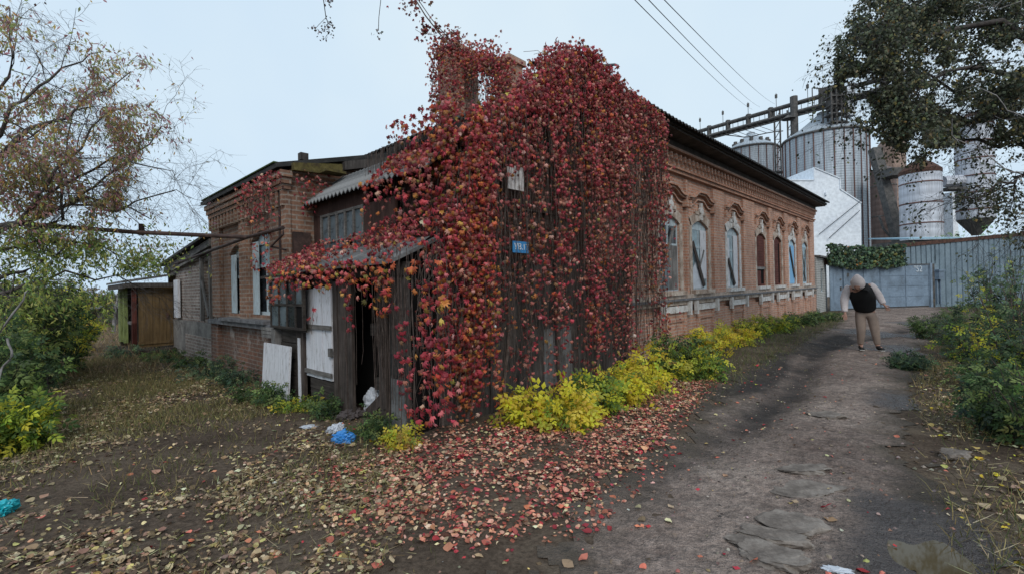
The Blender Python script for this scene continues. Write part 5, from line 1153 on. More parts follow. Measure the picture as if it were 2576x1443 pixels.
# creeper on the chimneys
chv = thing('creeper', 'arch of red creeper draped over both brick chimneys with sky showing through', 'creeper', HW(-.9, 5, 6))
P = []
n = 1250; P.append(np.stack([RNG.uniform(-1.65, -1.3, n), RNG.uniform(4.85, 6.15, n), 5.6 + 3.4 * RNG.random(n) ** .7], 1)); n = 260; P.append(np.stack([RNG.uniform(-1.6, -.3, n), RNG.uniform(4.95, 5.2, n), 5.6 + 3.4 * RNG.random(n) ** .7], 1))
n = 1300; s = RNG.random(n); P.append(np.stack([-.95 + RNG.normal(0, .22, n) - .2 * s, 5.7 - 2.0 * s + RNG.normal(0, .2, n), 8.85 - .95 * s - .25 * np.sin(s * 3.1) + RNG.normal(0, .2, n)], 1))
n = 1300; P.append(np.stack([RNG.uniform(-1.2, -.9, n), RNG.uniform(3.3, 4.15, n), 5.8 + 1.95 * RNG.random(n) ** 1.3], 1)); n = 350; P.append(np.stack([RNG.uniform(-1.15, -.3, n), RNG.uniform(3.25, 3.5, n), 5.8 + 1.9 * RNG.random(n) ** 1.3], 1))
n = 420; s = RNG.random(n); P.append(np.stack([-1.05 + RNG.normal(0, .15, n), 5.2 - 1.0 * s + RNG.normal(0, .06, n), 8.3 - 2.2 * RNG.random(n) ** 1.3], 1)[(np.abs(s - .45) > .17)])
n = 220; P.append(np.stack([-1.2 + RNG.normal(0, .2, n), 3.0 + 1.9 * RNG.random(n), 5.9 + .4 * RNG.random(n)], 1))
n = 260; P.append(np.stack([-1.2 + RNG.normal(0, .2, n), 6.15 + .35 * RNG.random(n) ** 2, 6.6 + 2.2 * RNG.random(n)], 1)[:50])
P = np.concatenate(P); vine_leaves('leaves', on_house(P), -A - .4 * B, chv, .042, .08, .16, .42, .7)
ln = []
for k in range(120):
    s = RNG.random(); m = 7; ln.append((on_house(np.stack([-1.0 + np.cumsum(RNG.normal(0, .03, m)), 5.9 - 2.2 * s + np.cumsum(RNG.normal(0, .03, m)), np.linspace(8.8 - .9 * s, RNG.uniform(6, 8), m)], 1)), .006))
thin('stems', ln, 'stem', chv)
def wl(pts): return np.array([D(*p) for p in pts])
ln = [(wl([(1010, -60, 12.3), (1042, -5, 12.3), (1070, 40, 12.4), (1105, 85, 12.5), (1140, 120, 12.6)]), .018), (wl([(1025, -60, 12.4), (1052, 0, 12.4), (1085, 48, 12.4), (1120, 88, 12.5), (1160, 130, 12.6)]), .012)]
P = []
for (x, y, r, k) in [(1075, 64, 13, 22), (1040, 20, 18, 26), (1060, 82, 18, 26), (1100, 70, 14, 16), (1030, -10, 30, 40), (1125, 95, 18, 40), (1085, 190, 8, 8), (1095, 175, 12, 10), (1090, 240, 8, 6), (1087, 285, 12, 14), (1100, 110, 14, 14), (1150, 85, 10, 10), (1400, 125, 12, 10), (1330, 150, 12, 8)]:
    P.append(D(x, y, 12.3) + RNG.normal(0, r * .008, (k, 3)))
for q in [[(1098, 120, 12.3), (1090, 180, 12.3), (1086, 240, 12.3), (1088, 300, 12.3)], [(1100, 90, 12.3), (1060, 84, 12.3), (1045, 75, 12.3)], [(1120, 90, 12.4), (1150, 75, 12.4), (1160, 70, 12.4)]]: ln.append((wl(q), .006))
P = [np.array(q) for q in P]
tn = thing('creeper_tendril', 'long creeper tendrils reaching from the chimney up out of the picture', 'creeper', D(1100, 90, 12.4))
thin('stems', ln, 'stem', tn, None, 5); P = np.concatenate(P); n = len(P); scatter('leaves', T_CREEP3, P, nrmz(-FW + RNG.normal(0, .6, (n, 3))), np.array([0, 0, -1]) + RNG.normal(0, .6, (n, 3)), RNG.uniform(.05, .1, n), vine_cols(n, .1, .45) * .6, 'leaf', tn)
# creeper on the brick wing
wv_ = thing('creeper', 'thin pinkish creeper along the mossy eave of the brick wing', 'creeper', HW(-7.1, 3, 3))
P = []; n = 260; P.append(np.stack([-7.2 - .2 * RNG.random(n), RNG.uniform(2.5, 4.2, n), 3.5 - .75 * RNG.random(n) ** 2.2], 1)); n = 90; P.append(np.stack([RNG.uniform(-7.0, -6.2, n), 2.6 - .1 * RNG.random(n), 3.4 + RNG.normal(0, .1, n)], 1))
n = 110; P.append(np.stack([RNG.uniform(-6.9, -6.2, n), 2.62 - .08 * RNG.random(n), 3.1 + RNG.normal(0, .1, n)], 1)); n = 46; P.append(np.stack([-7.22 - .05 * RNG.random(n), 3.1 + RNG.normal(0, .14, n), RNG.uniform(2.0, 2.75, n)], 1)); n = 26; P.append(np.stack([-7.22 - .05 * RNG.random(n), 3.7 + RNG.normal(0, .1, n), RNG.uniform(2.0, 2.5, n)], 1))
vine_leaves('leaves', on_house(np.concatenate(P)), -A, wv_, .035, .06, .05, .45, .6, T_CREEP3)
ln = []
for k in range(30): m = 6; v = RNG.uniform(2.8, 4.2); ln.append((on_house(np.stack([np.full(m, -7.25), v + np.cumsum(RNG.normal(0, .03, m)), np.linspace(3.5, RNG.uniform(2.2, 3.3), m)], 1)), .004))
thin('stems', ln, 'stem', wv_)

# ------------------------------------------------------------------ shrubs, weeds
PG_GREEN = [(84, 106, 66), (66, 88, 56), (108, 130, 76), (54, 72, 48), (130, 144, 84)]
PG_DARK = [(62, 82, 66), (78, 100, 78), (48, 64, 52), (98, 122, 90), (122, 138, 96)]
PG_YEL = [(238, 218, 70), (222, 202, 66), (180, 186, 76), (236, 200, 84), (132, 150, 70), (176, 144, 80)]
PG_YG = [(176, 184, 72), (130, 152, 68), (96, 122, 62), (214, 204, 72), (78, 102, 54)]
def plant(name, label, cat, base, rad, h, n, size, pal, w=None, T=T_SPRIG, stems=16, group=None, spread_=1., sn='bark', lo=.2, up=.35, dirs=None, pal2=None):
    base = np.array(base, float); t = thing(name, label, cat, base, group); ln = []; tips = []
    for k in range(stems):
        a = RNG.uniform(0, 2 * math.pi); r0 = rad * .45 * math.sqrt(RNG.random()); r1 = rad * (.35 + .65 * RNG.random()) * spread_; hh = h * RNG.uniform(.55, 1.0) * (1 - .25 * (r1 / rad) ** 2); m = 7; s = np.linspace(0, 1, m)
        rr = r0 + (r1 - r0) * s ** 1.6; a2 = a + RNG.normal(0, .35) * s
        P = base + np.stack([rr * np.cos(a2), rr * np.sin(a2), hh * (s - .16 * s ** 3 * RNG.random())], 1) + RNG.normal(0, .012 * h, (m, 3)) * s[:, None]
        ln.append((P, np.linspace(.006 + .004 * h, .002, m))); tips.append(P)
    per = n // stems; Ps = []
    for P in tips:
        f = lo + (1 - lo) * RNG.random(per) ** .8; x = f * (len(P) - 1); i = np.minimum(x.astype(int), len(P) - 2); fr = (x - i)[:, None]
        Ps.append(P[i] * (1 - fr) + P[i + 1] * fr + RNG.normal(0, size * .55, (per, 3)))
    P = np.concatenate(Ps); P[:, 2] = np.maximum(P[:, 2], base[2] + .03); m = len(P)
    out = nrmz((P - base) * np.array([1, 1, .2])); nr = nrmz(np.array([0, 0, up]) + out * .4 - FW * .25 + RNG.normal(0, .5, (m, 3))); tip = out * .8 + np.array([0, 0, -.45]) + RNG.normal(0, .5, (m, 3))
    c = palette(pal, m, w)
    if pal2 is not None:
        hz = np.clip((P[:, 2] - base[2]) / h, 0, 1); k = RNG.random(m) < hz * .9; c = np.where(k[:, None], palette(pal2, m), c)
    thin('stems', ln, sn, t); scatter('foliage', T, P, nr, tip, RNG.uniform(size * .55, size * 1.4, m), c, 'leaf_thin', t); return t
YS = [((1345, 1065), 95, .33, 'yel', 'yellow leafed raspberry-like plant nearest the camera beside the creeper foot'), ((1420, 1068), 110, .36, 'yel', 'bright yellow plant with drooping leaves, second along the wall foot'), ((1500, 1035), 105, .38, 'yg', 'yellow and green plant in front of the creeper, above the red leaves'), ((1560, 1010), 85, .36, 'yel', 'low yellow plant just left of the big green shrub'), ((1625, 985), 125, .45, 'yel', 'tall yellow plant at the right edge of the creeper'),
      ((1690, 935), 160, .62, 'yg', 'big dark green shrub under the first window, yellow at its foot'), ((1745, 950), 95, .5, 'yg', 'yellow green plant on the lane side of the big green shrub'), ((1795, 890), 90, .6, 'yel', 'yellow shrub under the second window'), ((1850, 868), 75, .6, 'yel', 'bright yellow shrub below the third window'), ((1905, 846), 66, .6, 'yg', 'rounded yellow green shrub under the red boarded window'), ((1955, 834), 55, .7, 'yg', 'green shrub near the far end of the brick wall'), ((2010, 818), 40, .8, 'green', 'low green weeds by the far corner of the brick house'), ((2065, 806), 32, .8, 'green', 'low green weeds before the white hut')]
for q, hp, r, pl_, lb in YS:
    b = GG(*q); h = .84 * hp / F * b[1]; pal = {'yel': PG_YEL, 'yg': PG_YG, 'green': PG_GREEN}[pl_]
    plant('yellow_shrub' if pl_ != 'green' else 'weed_clump', lb, 'shrub' if pl_ != 'green' else 'weeds', b, r, h, int((230 + 230 * r * 2) * (.85 if b[1] < 7.2 else 1)), .16 if b[1] < 7.2 else .14, pal if q[0] != 1690 else PG_GREEN, (3, 3, 2, 2, 1.5, .8) if pl_ == 'yel' else None, group='plants along the street wall', stems=14 + int(r * 14), pal2=PG_YG if q[0] == 1690 else None)
WS = [((312, 902), 40, .45, PG_DARK, 'dark nettle clump at the green posts of the porch'), ((420, 908), 30, .5, PG_GREEN, 'low weeds below the porch step'), ((478, 925), 35, .4, PG_GREEN, 'weeds at the foot of the grey extension'), ((520, 950), 62, .5, PG_DARK, 'dense dark nettles at the corner between extension and wing'), ((590, 968), 60, .45, PG_DARK, 'dark green nettles at the foot of the brick wing pilaster'), ((648, 1005), 62, .34, PG_GREEN, 'leafy weeds left of the white board'), ((690, 1018), 45, .3, PG_GREEN, 'green weeds growing before the white board'), ((745, 1030), 30, .3, PG_YG, 'small weeds by the pale batten post'), ((815, 1050), 60, .22, PG_GREEN, 'weed in front of the white plank door'), ((945, 1100), 62, .2, PG_GREEN, 'light green seedling in front of the white sack'), ((1005, 1118), 32, .15, PG_YEL, 'small yellow seedling below the metal patched boards')]
for q, hp, r, pal, lb in WS:
    b = GG(*q); plant('weed_clump', lb, 'weeds', b, r, hp / F * b[1], int(160 + 300 * r), .10, pal, stems=12, group='weeds along the yard front')
RS = [((2450, 905), 140, .7, PG_DARK, 'grey green bush nearest the gate on the right side of the lane'), ((2490, 985), 190, .6, PG_DARK, 'bush with sprawling stems in the middle of the right verge'), ((2550, 900), 300, 1.0, PG_GREEN, 'tall loose green bush against the ribbed fence'), ((2620, 985), 380, .9, PG_DARK, 'tallest dark bush at the right edge of the picture'), ((2540, 1090), 170, .5, PG_DARK, 'low dark green bush in the long grass on the right verge'), ((2650, 1130), 280, .7, PG_GREEN, 'green bush cut off by the right edge, in front of the tallest one'), ((2350, 850), 70, .7, PG_GREEN, 'low weeds at the foot of the fence right of the gate'), ((2450, 845), 110, .9, PG_GREEN, 'leafy bush under the meter box'), ((2290, 925), 38, .35, PG_DARK, 'small weed patch in the lane near the stooping person'), ((2560, 830), 260, 1.4, PG_DARK, 'bush leaning on the far right part of the fence')]
for q, hp, r, pal, lb in RS:
    b = GG(*q); plant('bush', lb, 'bush', b, r, hp / F * b[1], int(480 + 620 * r), .10, pal, stems=int(18 + 14 * r), group='bushes on the right verge', T=T_PINN if hp > 200 else T_SPRIG, sn='stem', lo=.08, pal2=PG_YG if hp in (190, 300) else None)
b = GG(2500, 930); plant('yellow_shrub', 'small plant with yellow leaves among the green bushes of the right verge', 'shrub', b + np.array([0, -.2, 0]), .35, 1.25, 90, .12, PG_YEL, stems=8, lo=.6)
LS = [((35, 985), 430, 1.2, PG_GREEN, 'tall dark green bush at the left edge below the tree', None), ((120, 945), 270, 1.0, PG_GREEN, 'bush with yellowing leaves on top, left of the yard path', PG_YG), ((-60, 1090), 330, .8, PG_GREEN, 'nearest bush cut off by the left edge of the picture', None), ((25, 1130), 150, .4, PG_YG, 'small yellow green sapling in front of the left bushes', None), ((170, 890), 130, .8, PG_YEL, 'golden leaved bush behind the left bushes', None)]
for q, hp, r, pal, lb, p2 in LS:
    b = GG(*q); plant('bush', lb, 'bush', b, r, hp / F * b[1], int(900 + 1000 * r), .13, pal, stems=int(20 + 16 * r), group='bushes along the left edge', T=T_PINN, lo=.05, pal2=p2)
# hedge of climber on top of the gate
hg = thing('gate_creeper', 'dark green climber with a few orange leaves hanging over the gate top', 'creeper', GL + GD * 2.5 + np.array([0, 0, 3]))
n = 2600; sx = RNG.uniform(X[0] - .3, gs(2264, 640)[0], n); z = RNG.uniform(gs(2150, 668)[1] - .15, gs(2150, 612)[1], n)
z0g = gs(2150, 668)[1]; z1g = gs(2150, 622)[1]; tp = z1g + .55 * (N1.fbm(sx * .8, sx * 0, 3) - .2); bt = z0g + .6 * (N2.fbm(sx * .9, sx * 0 + 5, 3) - .55); k = (z < tp) & (z > bt)
P = gframe(np.stack([sx, -.12 - .28 * RNG.random(n), z], 1)[k]); m = len(P)
scatter('foliage', T_CREEP3, P, nrmz(-GN + RNG.normal(0, .5, (m, 3))), np.array([0, 0, -1]) + RNG.normal(0, .4, (m, 3)), RNG.uniform(.10, .19, m), palette(PG_DARK + [(120, 116, 60), (170, 110, 60)], m, (3, 3, 3, 2, 1, .5, .1)), 'leaf', hg)
thin('stems', [(gframe(np.stack([np.linspace(a, a + RNG.normal(0, .5), 5), np.full(5, -.12), np.linspace(z1g, z0g, 5)], 1)), .012) for a in RNG.uniform(X[0], gs(2264, 640)[0], 24)], 'stem', hg)

# ------------------------------------------------------------------ trees
def branches(lines, limbs, n_child, L, drop, maxl, rng, r_end=.004, lvl=1, tips=None, keepz=-.2, wig=.16):
    """grow side twigs from polylines; returns tip polylines"""
    out = []
    for P, r in limbs:
        P = np.asarray(P, float); seglen = np.linalg.norm(np.diff(P, axis=0), axis=1).sum(); k = max(1, int(n_child * seglen))
        for _ in range(k):
            f = .12 + .88 * rng.random(); x = f * (len(P) - 1); i = min(int(x), len(P) - 2); p = P[i] + (P[i + 1] - P[i]) * (x - i); d = nrmz(P[i + 1] - P[i])
            d = nrmz(d * .7 + rng.normal(0, .6, 3) + np.array([0, 0, keepz])); l = L * rng.uniform(.5, 1.2); m = 6 if lvl < maxl else 5; Q = [p]; rr = np.interp(x, np.arange(len(P)), np.broadcast_to(r, (len(P),))) * .5
            for j in range(m - 1): d = nrmz(d + rng.normal(0, wig, 3) + np.array([0, 0, drop])); Q.append(Q[-1] + d * l / (m - 1))
            out.append((np.array(Q), np.linspace(max(rr, r_end), r_end * .6, m)))
    lines += out
    if lvl < maxl: return branches(lines, out, n_child * 2.0, L * .55, drop * 1.4, maxl, rng, r_end * .7, lvl + 1, tips, keepz, wig)
    return out
def leaves_on(name, twigs, per, size, pal, w, parent, T, mask=None, sd=.6, jit=.05, bright=1.):
    P = []
    for Q, r in twigs:
        k = RNG.poisson(per)
        if k == 0: continue
        f = RNG.random(k) * (len(Q) - 1); i = np.minimum(f.astype(int), len(Q) - 2); P.append(Q[i] + (Q[i + 1] - Q[i]) * (f - i)[:, None] + RNG.normal(0, jit, (k, 3)))
    P = np.concatenate(P)
    if mask is not None: P = P[mask(P)]
    m = len(P); nr = nrmz(np.array([0, -.5, .6]) + RNG.normal(0, .7, (m, 3))); tip = np.array([0, 0, -.7]) + RNG.normal(0, .6, (m, 3))
    return P, nr, tip, RNG.uniform(size * .7, size * 1.3, m)
def pxs(P):
    v = P - CAM; d = v @ FW; return CX + F * (v @ RT) / d, CY - F * (v @ UP) / d
def poly(pts, n=12, wob=.05):
    P = np.array(pts, float); t = np.linspace(0, len(P) - 1, n); Q = np.stack([np.interp(t, np.arange(len(P)), P[:, k]) for k in range(3)], 1); Q[1:-1] += RNG.normal(0, wob, (n - 2, 3)); return Q
rt = np.random.default_rng(21)
# left tree
lt = thing('autumn_tree', 'half bare tree on the left with thin twigs and a few pink and green leaves', 'tree', D(-420, 1010, 7.2) * np.array([1, 1, 0]))
root = np.array([D(-420, 800, 7.2)[0], 7.2, -.1])
limbs = []
def limb(pts, r0, r1, n=12): P = poly([D(*p) for p in pts], n); limbs.append((P, np.linspace(r0, r1, n)))
trunkP = poly([root, D(-400, 760, 7.2), D(-330, 640, 7.2), D(-240, 600, 7.3)], 10, .03)
limb([(-240, 600, 7.3), (-60, 590, 7.4), (60, 560, 7.6), (170, 515, 7.8), (260, 500, 8.0), (380, 552, 8.2)], .06, .008)
limb([(-240, 600, 7.3), (-80, 470, 7.0), (20, 380, 6.9), (90, 320, 6.9), (200, 250, 7.0), (330, 180, 7.1)], .06, .006)
limb([(-200, 600, 7.3), (0, 580, 7.0), (90, 512, 7.0), (135, 440, 7.1), (210, 330, 7.3), (290, 250, 7.6)], .045, .006)
limb([(60, 560, 7.6), (148, 558, 7.7), (150, 440, 7.7), (165, 340, 7.8), (240, 150, 8.0)], .03, .005)
limb([(-100, 500, 7.0), (-40, 300, 6.8), (10, 150, 6.8), (25, 20, 6.9)], .04, .006)
limb([(170, 515, 7.8), (300, 430, 7.9), (400, 330, 8.1), (440, 330, 8.2)], .022, .005)
limb([(170, 515, 7.8), (310, 520, 8.0), (420, 470, 8.3), (480, 500, 8.5)], .022, .004)
limb([(-100, 700, 7.2), (20, 620, 7.3), (130, 600, 7.6), (260, 620, 8.0), (360, 680, 8.4)], .035, .005)
limb([(-100, 740, 7.2), (40, 690, 7.2), (120, 640, 7.3), (200, 590, 7.6)], .04, .006)
limb([(-100, 760, 7.0), (60, 720, 7.2), (180, 690, 7.6), (300, 700, 8.2), (380, 740, 8.6)], .03, .005)
limb([(-100, 800, 7.4), (40, 760, 7.8), (150, 740, 8.2), (240, 760, 8.6)], .03, .005)
limb([(-60, 420, 6.8), (60, 250, 6.8), (160, 180, 6.9), (260, 130, 7.0)], .03, .005)
limb([(0, 570, 7.3), (120, 480, 7.3), (260, 400, 7.5), (390, 420, 7.8), (440, 440, 8.0)], .03, .004)
lines = [(trunkP, np.linspace(.17, .09, 10))] + limbs; thin('trunk', lines, 'bark_light', lt, None, 7)
tw = []; tips = branches(tw, limbs, 4.0, .95, -.035, 3, rt, .0038); thin('twigs', tw, 'bark_light', lt)
def lmask(P):
    x, y = pxs(P); c = .06 + .9 * np.clip((N1.fbm(x / 80, y / 80, 3) - .42) * 7, 0, 1); c = np.where((x > 330) & (y > 400) & (y < 600), c * .22, c); c = np.where(y > 560, .55 + c, c); c = np.where((y > 690) & (x > 285), 0, c); c = np.where(x > 430, c * .3, c); c = np.where(x > 400, c * .3, c); return RNG.random(len(P)) < c
P, nr, tip, sz = leaves_on('', tips, 6.2, .06, None, None, lt, None, lmask)
x, y = pxs(P); g = np.clip((y - 520) / 120, 0, 1); m = len(P); rr = RNG.random(m)
ca = palette([(176, 174, 112), (154, 140, 112), (184, 140, 142), (146, 154, 104), (196, 160, 96), (168, 124, 124)], m); cg = palette([(164, 176, 92), (136, 154, 84), (184, 184, 104), (108, 130, 80)], m)
scatter('crown', T_LONG, P, nr, tip, sz * 1.25, np.where((rr < g)[:, None], cg, ca) * 1.1, 'leaf_thin', lt)
# right tree
rtree = thing('elm_tree', 'big dark green leafy tree leaning in from the right, hiding the silos', 'tree', (D(2950, 900, 9.0)[0], 9.0, 0))
limbs = []; root = np.array([D(2950, 900, 9.0)[0], 9.0, -.1]); trunkP = poly([root, D(2930, 700, 9), D(2900, 500, 9), D(2850, 330, 9)], 10, .03)
limb([(2900, 500, 9), (2700, 380, 8.8), (2560, 300, 8.6), (2420, 290, 8.4), (2250, 260, 8.3), (2170, 230, 8.3)], .09, .008)
limb([(2850, 330, 9), (2700, 150, 8.5), (2560, 60, 8.2), (2400, 60, 8.0), (2240, 110, 8.0), (2150, 120, 8.0)], .09, .007)
limb([(2900, 500, 9), (2720, 470, 8.8), (2600, 440, 8.6), (2480, 470, 8.5), (2420, 520, 8.5)], .06, .006)
limb([(2850, 330, 9), (2720, 260, 8.2), (2600, 180, 7.8), (2450, 170, 7.6), (2320, 200, 7.5), (2230, 300, 7.6)], .07, .007)
limb([(2850, 330, 9), (2650, 0, 8.6), (2480, -60, 8.6), (2300, -40, 8.6), (2200, 10, 8.6)], .07, .007)
limb([(2700, 380, 8.8), (2560, 380, 9.2), (2440, 360, 9.4), (2340, 330, 9.5), (2280, 350, 9.6)], .05, .006)
limb([(2900, 500, 9), (2740, 560, 8.8), (2620, 540, 8.6), (2540, 560, 8.6)], .05, .006)
limb([(2850, 330, 9), (2700, 80, 9.4), (2540, 20, 9.6), (2380, 0, 9.6), (2260, 60, 9.6)], .06, .006)
limb([(2700, 200, 8.4), (2560, 230, 9.0), (2420, 240, 9.2), (2300, 160, 9.3), (2190, 170, 9.3)], .05, .006)
thin('trunk', [(trunkP, np.linspace(.26, .13, 10))] + limbs, 'bark', rtree, None, 7)
tw = []; tips = branches(tw, limbs, 3.8, .95, -.07, 3, rt, .0042, keepz=-.12); thin('twigs', tw, 'bark', rtree)
RP = np.array([(2120, 60), (2180, -30), (2300, -200), (2800, -200), (2800, 620), (2560, 610), (2480, 560), (2420, 520), (2390, 430), (2330, 400), (2270, 365), (2190, 320), (2140, 260), (2115, 190)], float)
def rmask(P):
    x, y = pxs(P); s = sdist(np.stack([x, y], 1), RP); c = np.clip((N2.fbm(x / 70 + 3, y / 70, 4) - .30) * 6, .06, 1.); c = np.where(s < -15, c * .12, c)
    gap = np.exp(-((x - 2400) / 70) ** 2 - ((y - 440) / 50) ** 2) + np.exp(-((x - 2205) / 30) ** 2 - ((y - 50) / 25) ** 2) + .7 * np.exp(-((x - 2450) / 60) ** 2 - ((y - 330) / 50) ** 2); return RNG.random(len(P)) < c * (1 - .8 * np.clip(gap, 0, 1)) * np.where((y > 370) & (x > 2330), .16, 1.)
P, nr, tip, sz = leaves_on('', tips, 21, .06, None, None, rtree, None, rmask, jit=.09); m = len(P)
scatter('crown', T_OVATE, P, nr, tip, sz, palette([(84, 90, 70), (66, 72, 56), (104, 108, 84), (54, 58, 50), (126, 120, 84), (148, 128, 78)], m, (4, 4, 3, 3, 1.2, .6)), 'leaf', rtree)
limbs = []
limb([(2700, 430, 6.6), (2560, 435, 6.6), (2470, 385, 6.6), (2400, 345, 6.6), (2395, 300, 6.6)], .012, .004); limb([(2700, 340, 6.6), (2560, 300, 6.6), (2480, 240, 6.6), (2450, 200, 6.6)], .012, .004); limb([(2700, 120, 6.6), (2560, 40, 6.6), (2500, 10, 6.6), (2490, -20, 6.6)], .012, .004)
tw = []; branches(tw, limbs, 3, .45, -.02, 2, rt, .004); thin('bare_twigs', limbs + tw, 'bark_pale', rtree)
# twigs hanging into the top of the picture
ob = thing('overhanging_branch', 'bare hanging twigs with dry seed clusters dipping into the top of the sky', 'branch', D(880, -90, 5.5))
ln = [(wl([(600, -160, 5.5), (800, -80, 5.5), (950, -60, 5.5), (1030, -70, 5.6)]), np.linspace(.03, .008, 4)), (wl([(812, -80, 5.5), (813, -5, 5.5), (820, 45, 5.5), (826, 60, 5.5)]), .005), (wl([(820, 45, 5.5), (800, 65, 5.5), (790, 78, 5.5)]), .003), (wl([(824, 58, 5.5), (828, 80, 5.5), (818, 96, 5.5)]), .003), (wl([(955, -62, 5.5), (958, 0, 5.5), (953, 45, 5.5), (952, 78, 5.5)]), .004), (wl([(290, -60, 5.5), (110, -20, 5.5)]), .006)]
thin('twigs', ln, 'bark', ob, None, 4); P = []
for x, y, r, k in [(825, 60, 9, 30), (830, 78, 7, 16), (795, 74, 8, 16), (818, 95, 4, 8), (826, 5, 8, 14), (806, 84, 7, 8), (953, 80, 3, 9), (951, 95, 3, 6), (944, 86, 4, 4), (108, -2, 6, 8)]: P.append(D(x, y, 5.5) + RNG.normal(0, r * .0045, (k, 3)))
P = np.concatenate(P); n = len(P); scatter('foliage', T_OVATE, P, rdir(n), rdir(n) + np.array([0, 0, -.5]), RNG.uniform(.02, .045, n), palette([(80, 78, 70), (64, 58, 56), (110, 80, 78)], n), 'leaf', ob)
# far trees and shed beyond the yard
for k, (q, dep, hp, r, lb) in enumerate([((205, 790), 30, 90, 2.6, 'hazy brownish thicket far behind the yard'), ((262, 785), 34, 62, 2.6, 'grey thicket beyond the far dark fence'), ((130, 800), 28, 120, 3, 'far thicket showing through the left bushes'), ((30, 800), 28, 150, 3.4, 'far thicket behind the left tree trunk limbs')]):
    b = D(q[0], q[1], dep); b[2] = 0; plant('thicket', lb, 'thicket', b, r, hp / F * dep, 2600, .28, [(120, 108, 92), (98, 92, 78), (140, 126, 96), (88, 78, 70)], stems=70, group='thickets beyond the yard', T=T_PINN, lo=.02)
b = D(2440, 640, 44); b[2] = 0; plant('green_tree', 'light green tree glimpsed behind the fence below the hopper tank', 'tree', b, 4, 7.2, 2400, .4, [(130, 170, 110), (110, 150, 96), (150, 180, 120)], stems=40, T=T_PINN)
fs = thing('dark_shed', 'low dark shed at the far end of the yard', 'shed', D(262, 800, 26) * np.array([1, 1, 0])); p = D(245, 800, 26); q = D(330, 800, 26)
mb = MB(wframe); mb.box(p[0], q[0], 26, 29, -.1, 1.05); mb.build('wall', 'wood_dark', fs); mb = MB(wframe); mb.prism([(25.7, 1.0), (29.2, 1.3), (29.2, 1.38), (25.7, 1.08)], 0, p[0] - .2, q[0] + .2); mb.build('roof', 'asbestos', fs)
p = D(285, 822, 20); o = thing('dead_sapling', 'pale leaning bare trunk before the dark shed', 'tree', (p[0], 20, 0)); thin('trunk', [(np.array([(p[0], 20, -.05), D(288, 790, 20), D(294, 760, 20), D(300, 720, 20)]), np.array([.07, .055, .04, .02]))], 'bark_pale', o, None, 6); thin('twigs', [(np.array([D(291, 775, 20), D(275, 745, 20), D(268, 725, 20)]), .015), (np.array([D(296, 745, 20), D(312, 715, 20)]), .012)], 'bark_pale', o)
ln = [(wl([(-20, 700, 5.0), (60, 742, 5.0), (75, 735, 5.0)][::1]), .01)]
dt = thing('dry_bush', 'two curved pale dead stems in front of the left bushes', 'branch', G(-20, 1100)); thin('stems', [(poly([G(-60, 1180), D(-10, 850, 5.0), D(35, 790, 5.0), D(62, 750, 5.0), D(72, 730, 5.0)], 9, .01), .011), (poly([G(-60, 1200), D(0, 930, 4.9), D(24, 905, 4.9), D(30, 880, 4.9), D(18, 850, 4.9)], 9, .008), .011)], 'bark_pale', dt, None, 5)

# ------------------------------------------------------------------ ground cover
def inpoly(px): return np.array([G(*q)[:2] for q in px])
CARP = inpoly([(880, 1190), (1060, 1110), (1300, 1062), (1480, 1075), (1640, 985), (1760, 960), (1660, 1065), (1560, 1190), (1460, 1280), (1200, 1330), (980, 1300), (830, 1250)])
YARD = inpoly([(-900, 1500), (-300, 1150), (40, 1010), (260, 890), (300, 850), (200, 815), (300, 800), (430, 905), (660, 1000), (860, 1100), (930, 1240), (860, 1330), (800, 1600), (0, 2600)])
BLD = np.array([HW(-7.15, -.7)[:2], HW(-7.15, 14)[:2], HW(12, 14)[:2], HW(21.6, 3)[:2], HW(21.6, -.1)[:2], HW(-.3, -.05)[:2], HW(-.3, -.6)[:2]])
def area_pts(n, x0, x1, y0, y1, dens):
    x = RNG.uniform(x0, x1, n); y = RNG.uniform(y0, y1, n); P = np.stack([x, y], 1); k = RNG.random(n) < dens(P); P = P[k]; P = P[sdist(P, BLD) < 0]; return P
def litter(name, label, P, smin, smax, pal, w=None, tilt=.32, lift=.012, T=(T_FA, T_FB), cat='fallen leaves'):
    t = None; parts = []
    n = len(P); smid = (smin * smax) ** .5; z = gz(P[:, 0], P[:, 1]) + lift + .022 * RNG.random(n) - .006; Q = np.stack([P[:, 0], P[:, 1], z], 1); sz = np.clip(smid * np.exp(RNG.normal(0, .38, n)), smin * .6, smax * 1.35)
    nr = nrmz(np.array([0, 0, 1.0]) + RNG.normal(0, tilt, (n, 3))); tip = RNG.normal(0, 1, (n, 3)) * np.array([1, 1, .1]); c = palette(pal, n, w, .25)
    tv = []
    h = n // 2
    # two leaf shapes share one mesh: same topology, so blend the templates per leaf
    ta, tb = T[0][0], T[1][0]; k = (RNG.random(n) < .5)
    y = nrmz(tip); zz2 = nr; x = nrmz(np.cross(y, zz2)); zz2 = np.cross(x, y); tv = np.where(k[:, None, None], ta[None], tb[None]); s_ = sz[:, None, None]
    V = Q[:, None, :] + s_ * (tv[:, :, 0:1] * x[:, None, :] + (tv[:, :, 1:2] - .5) * y[:, None, :] + tv[:, :, 2:3] * zz2[:, None, :])
    tf = T[0][1]; fl = np.concatenate([np.array(f) for f in tf]); loops = (fl[None] + (np.arange(n) * len(ta))[:, None]).ravel()
    o = mesh_obj(name, V.reshape(-1, 3), loops, np.arange(n * len(tf)) * 3, M['leaf_dry'], None, (float(P[:, 0].mean()), float(P[:, 1].mean()), 0), None, np.repeat(c, len(ta), 0)); return tag(o, label, cat, None, 'stuff')
PL_RED = [(178, 100, 86), (202, 138, 114), (156, 62, 68), (214, 166, 138), (146, 90, 76), (106, 66, 58), (194, 168, 134), (134, 104, 86)]
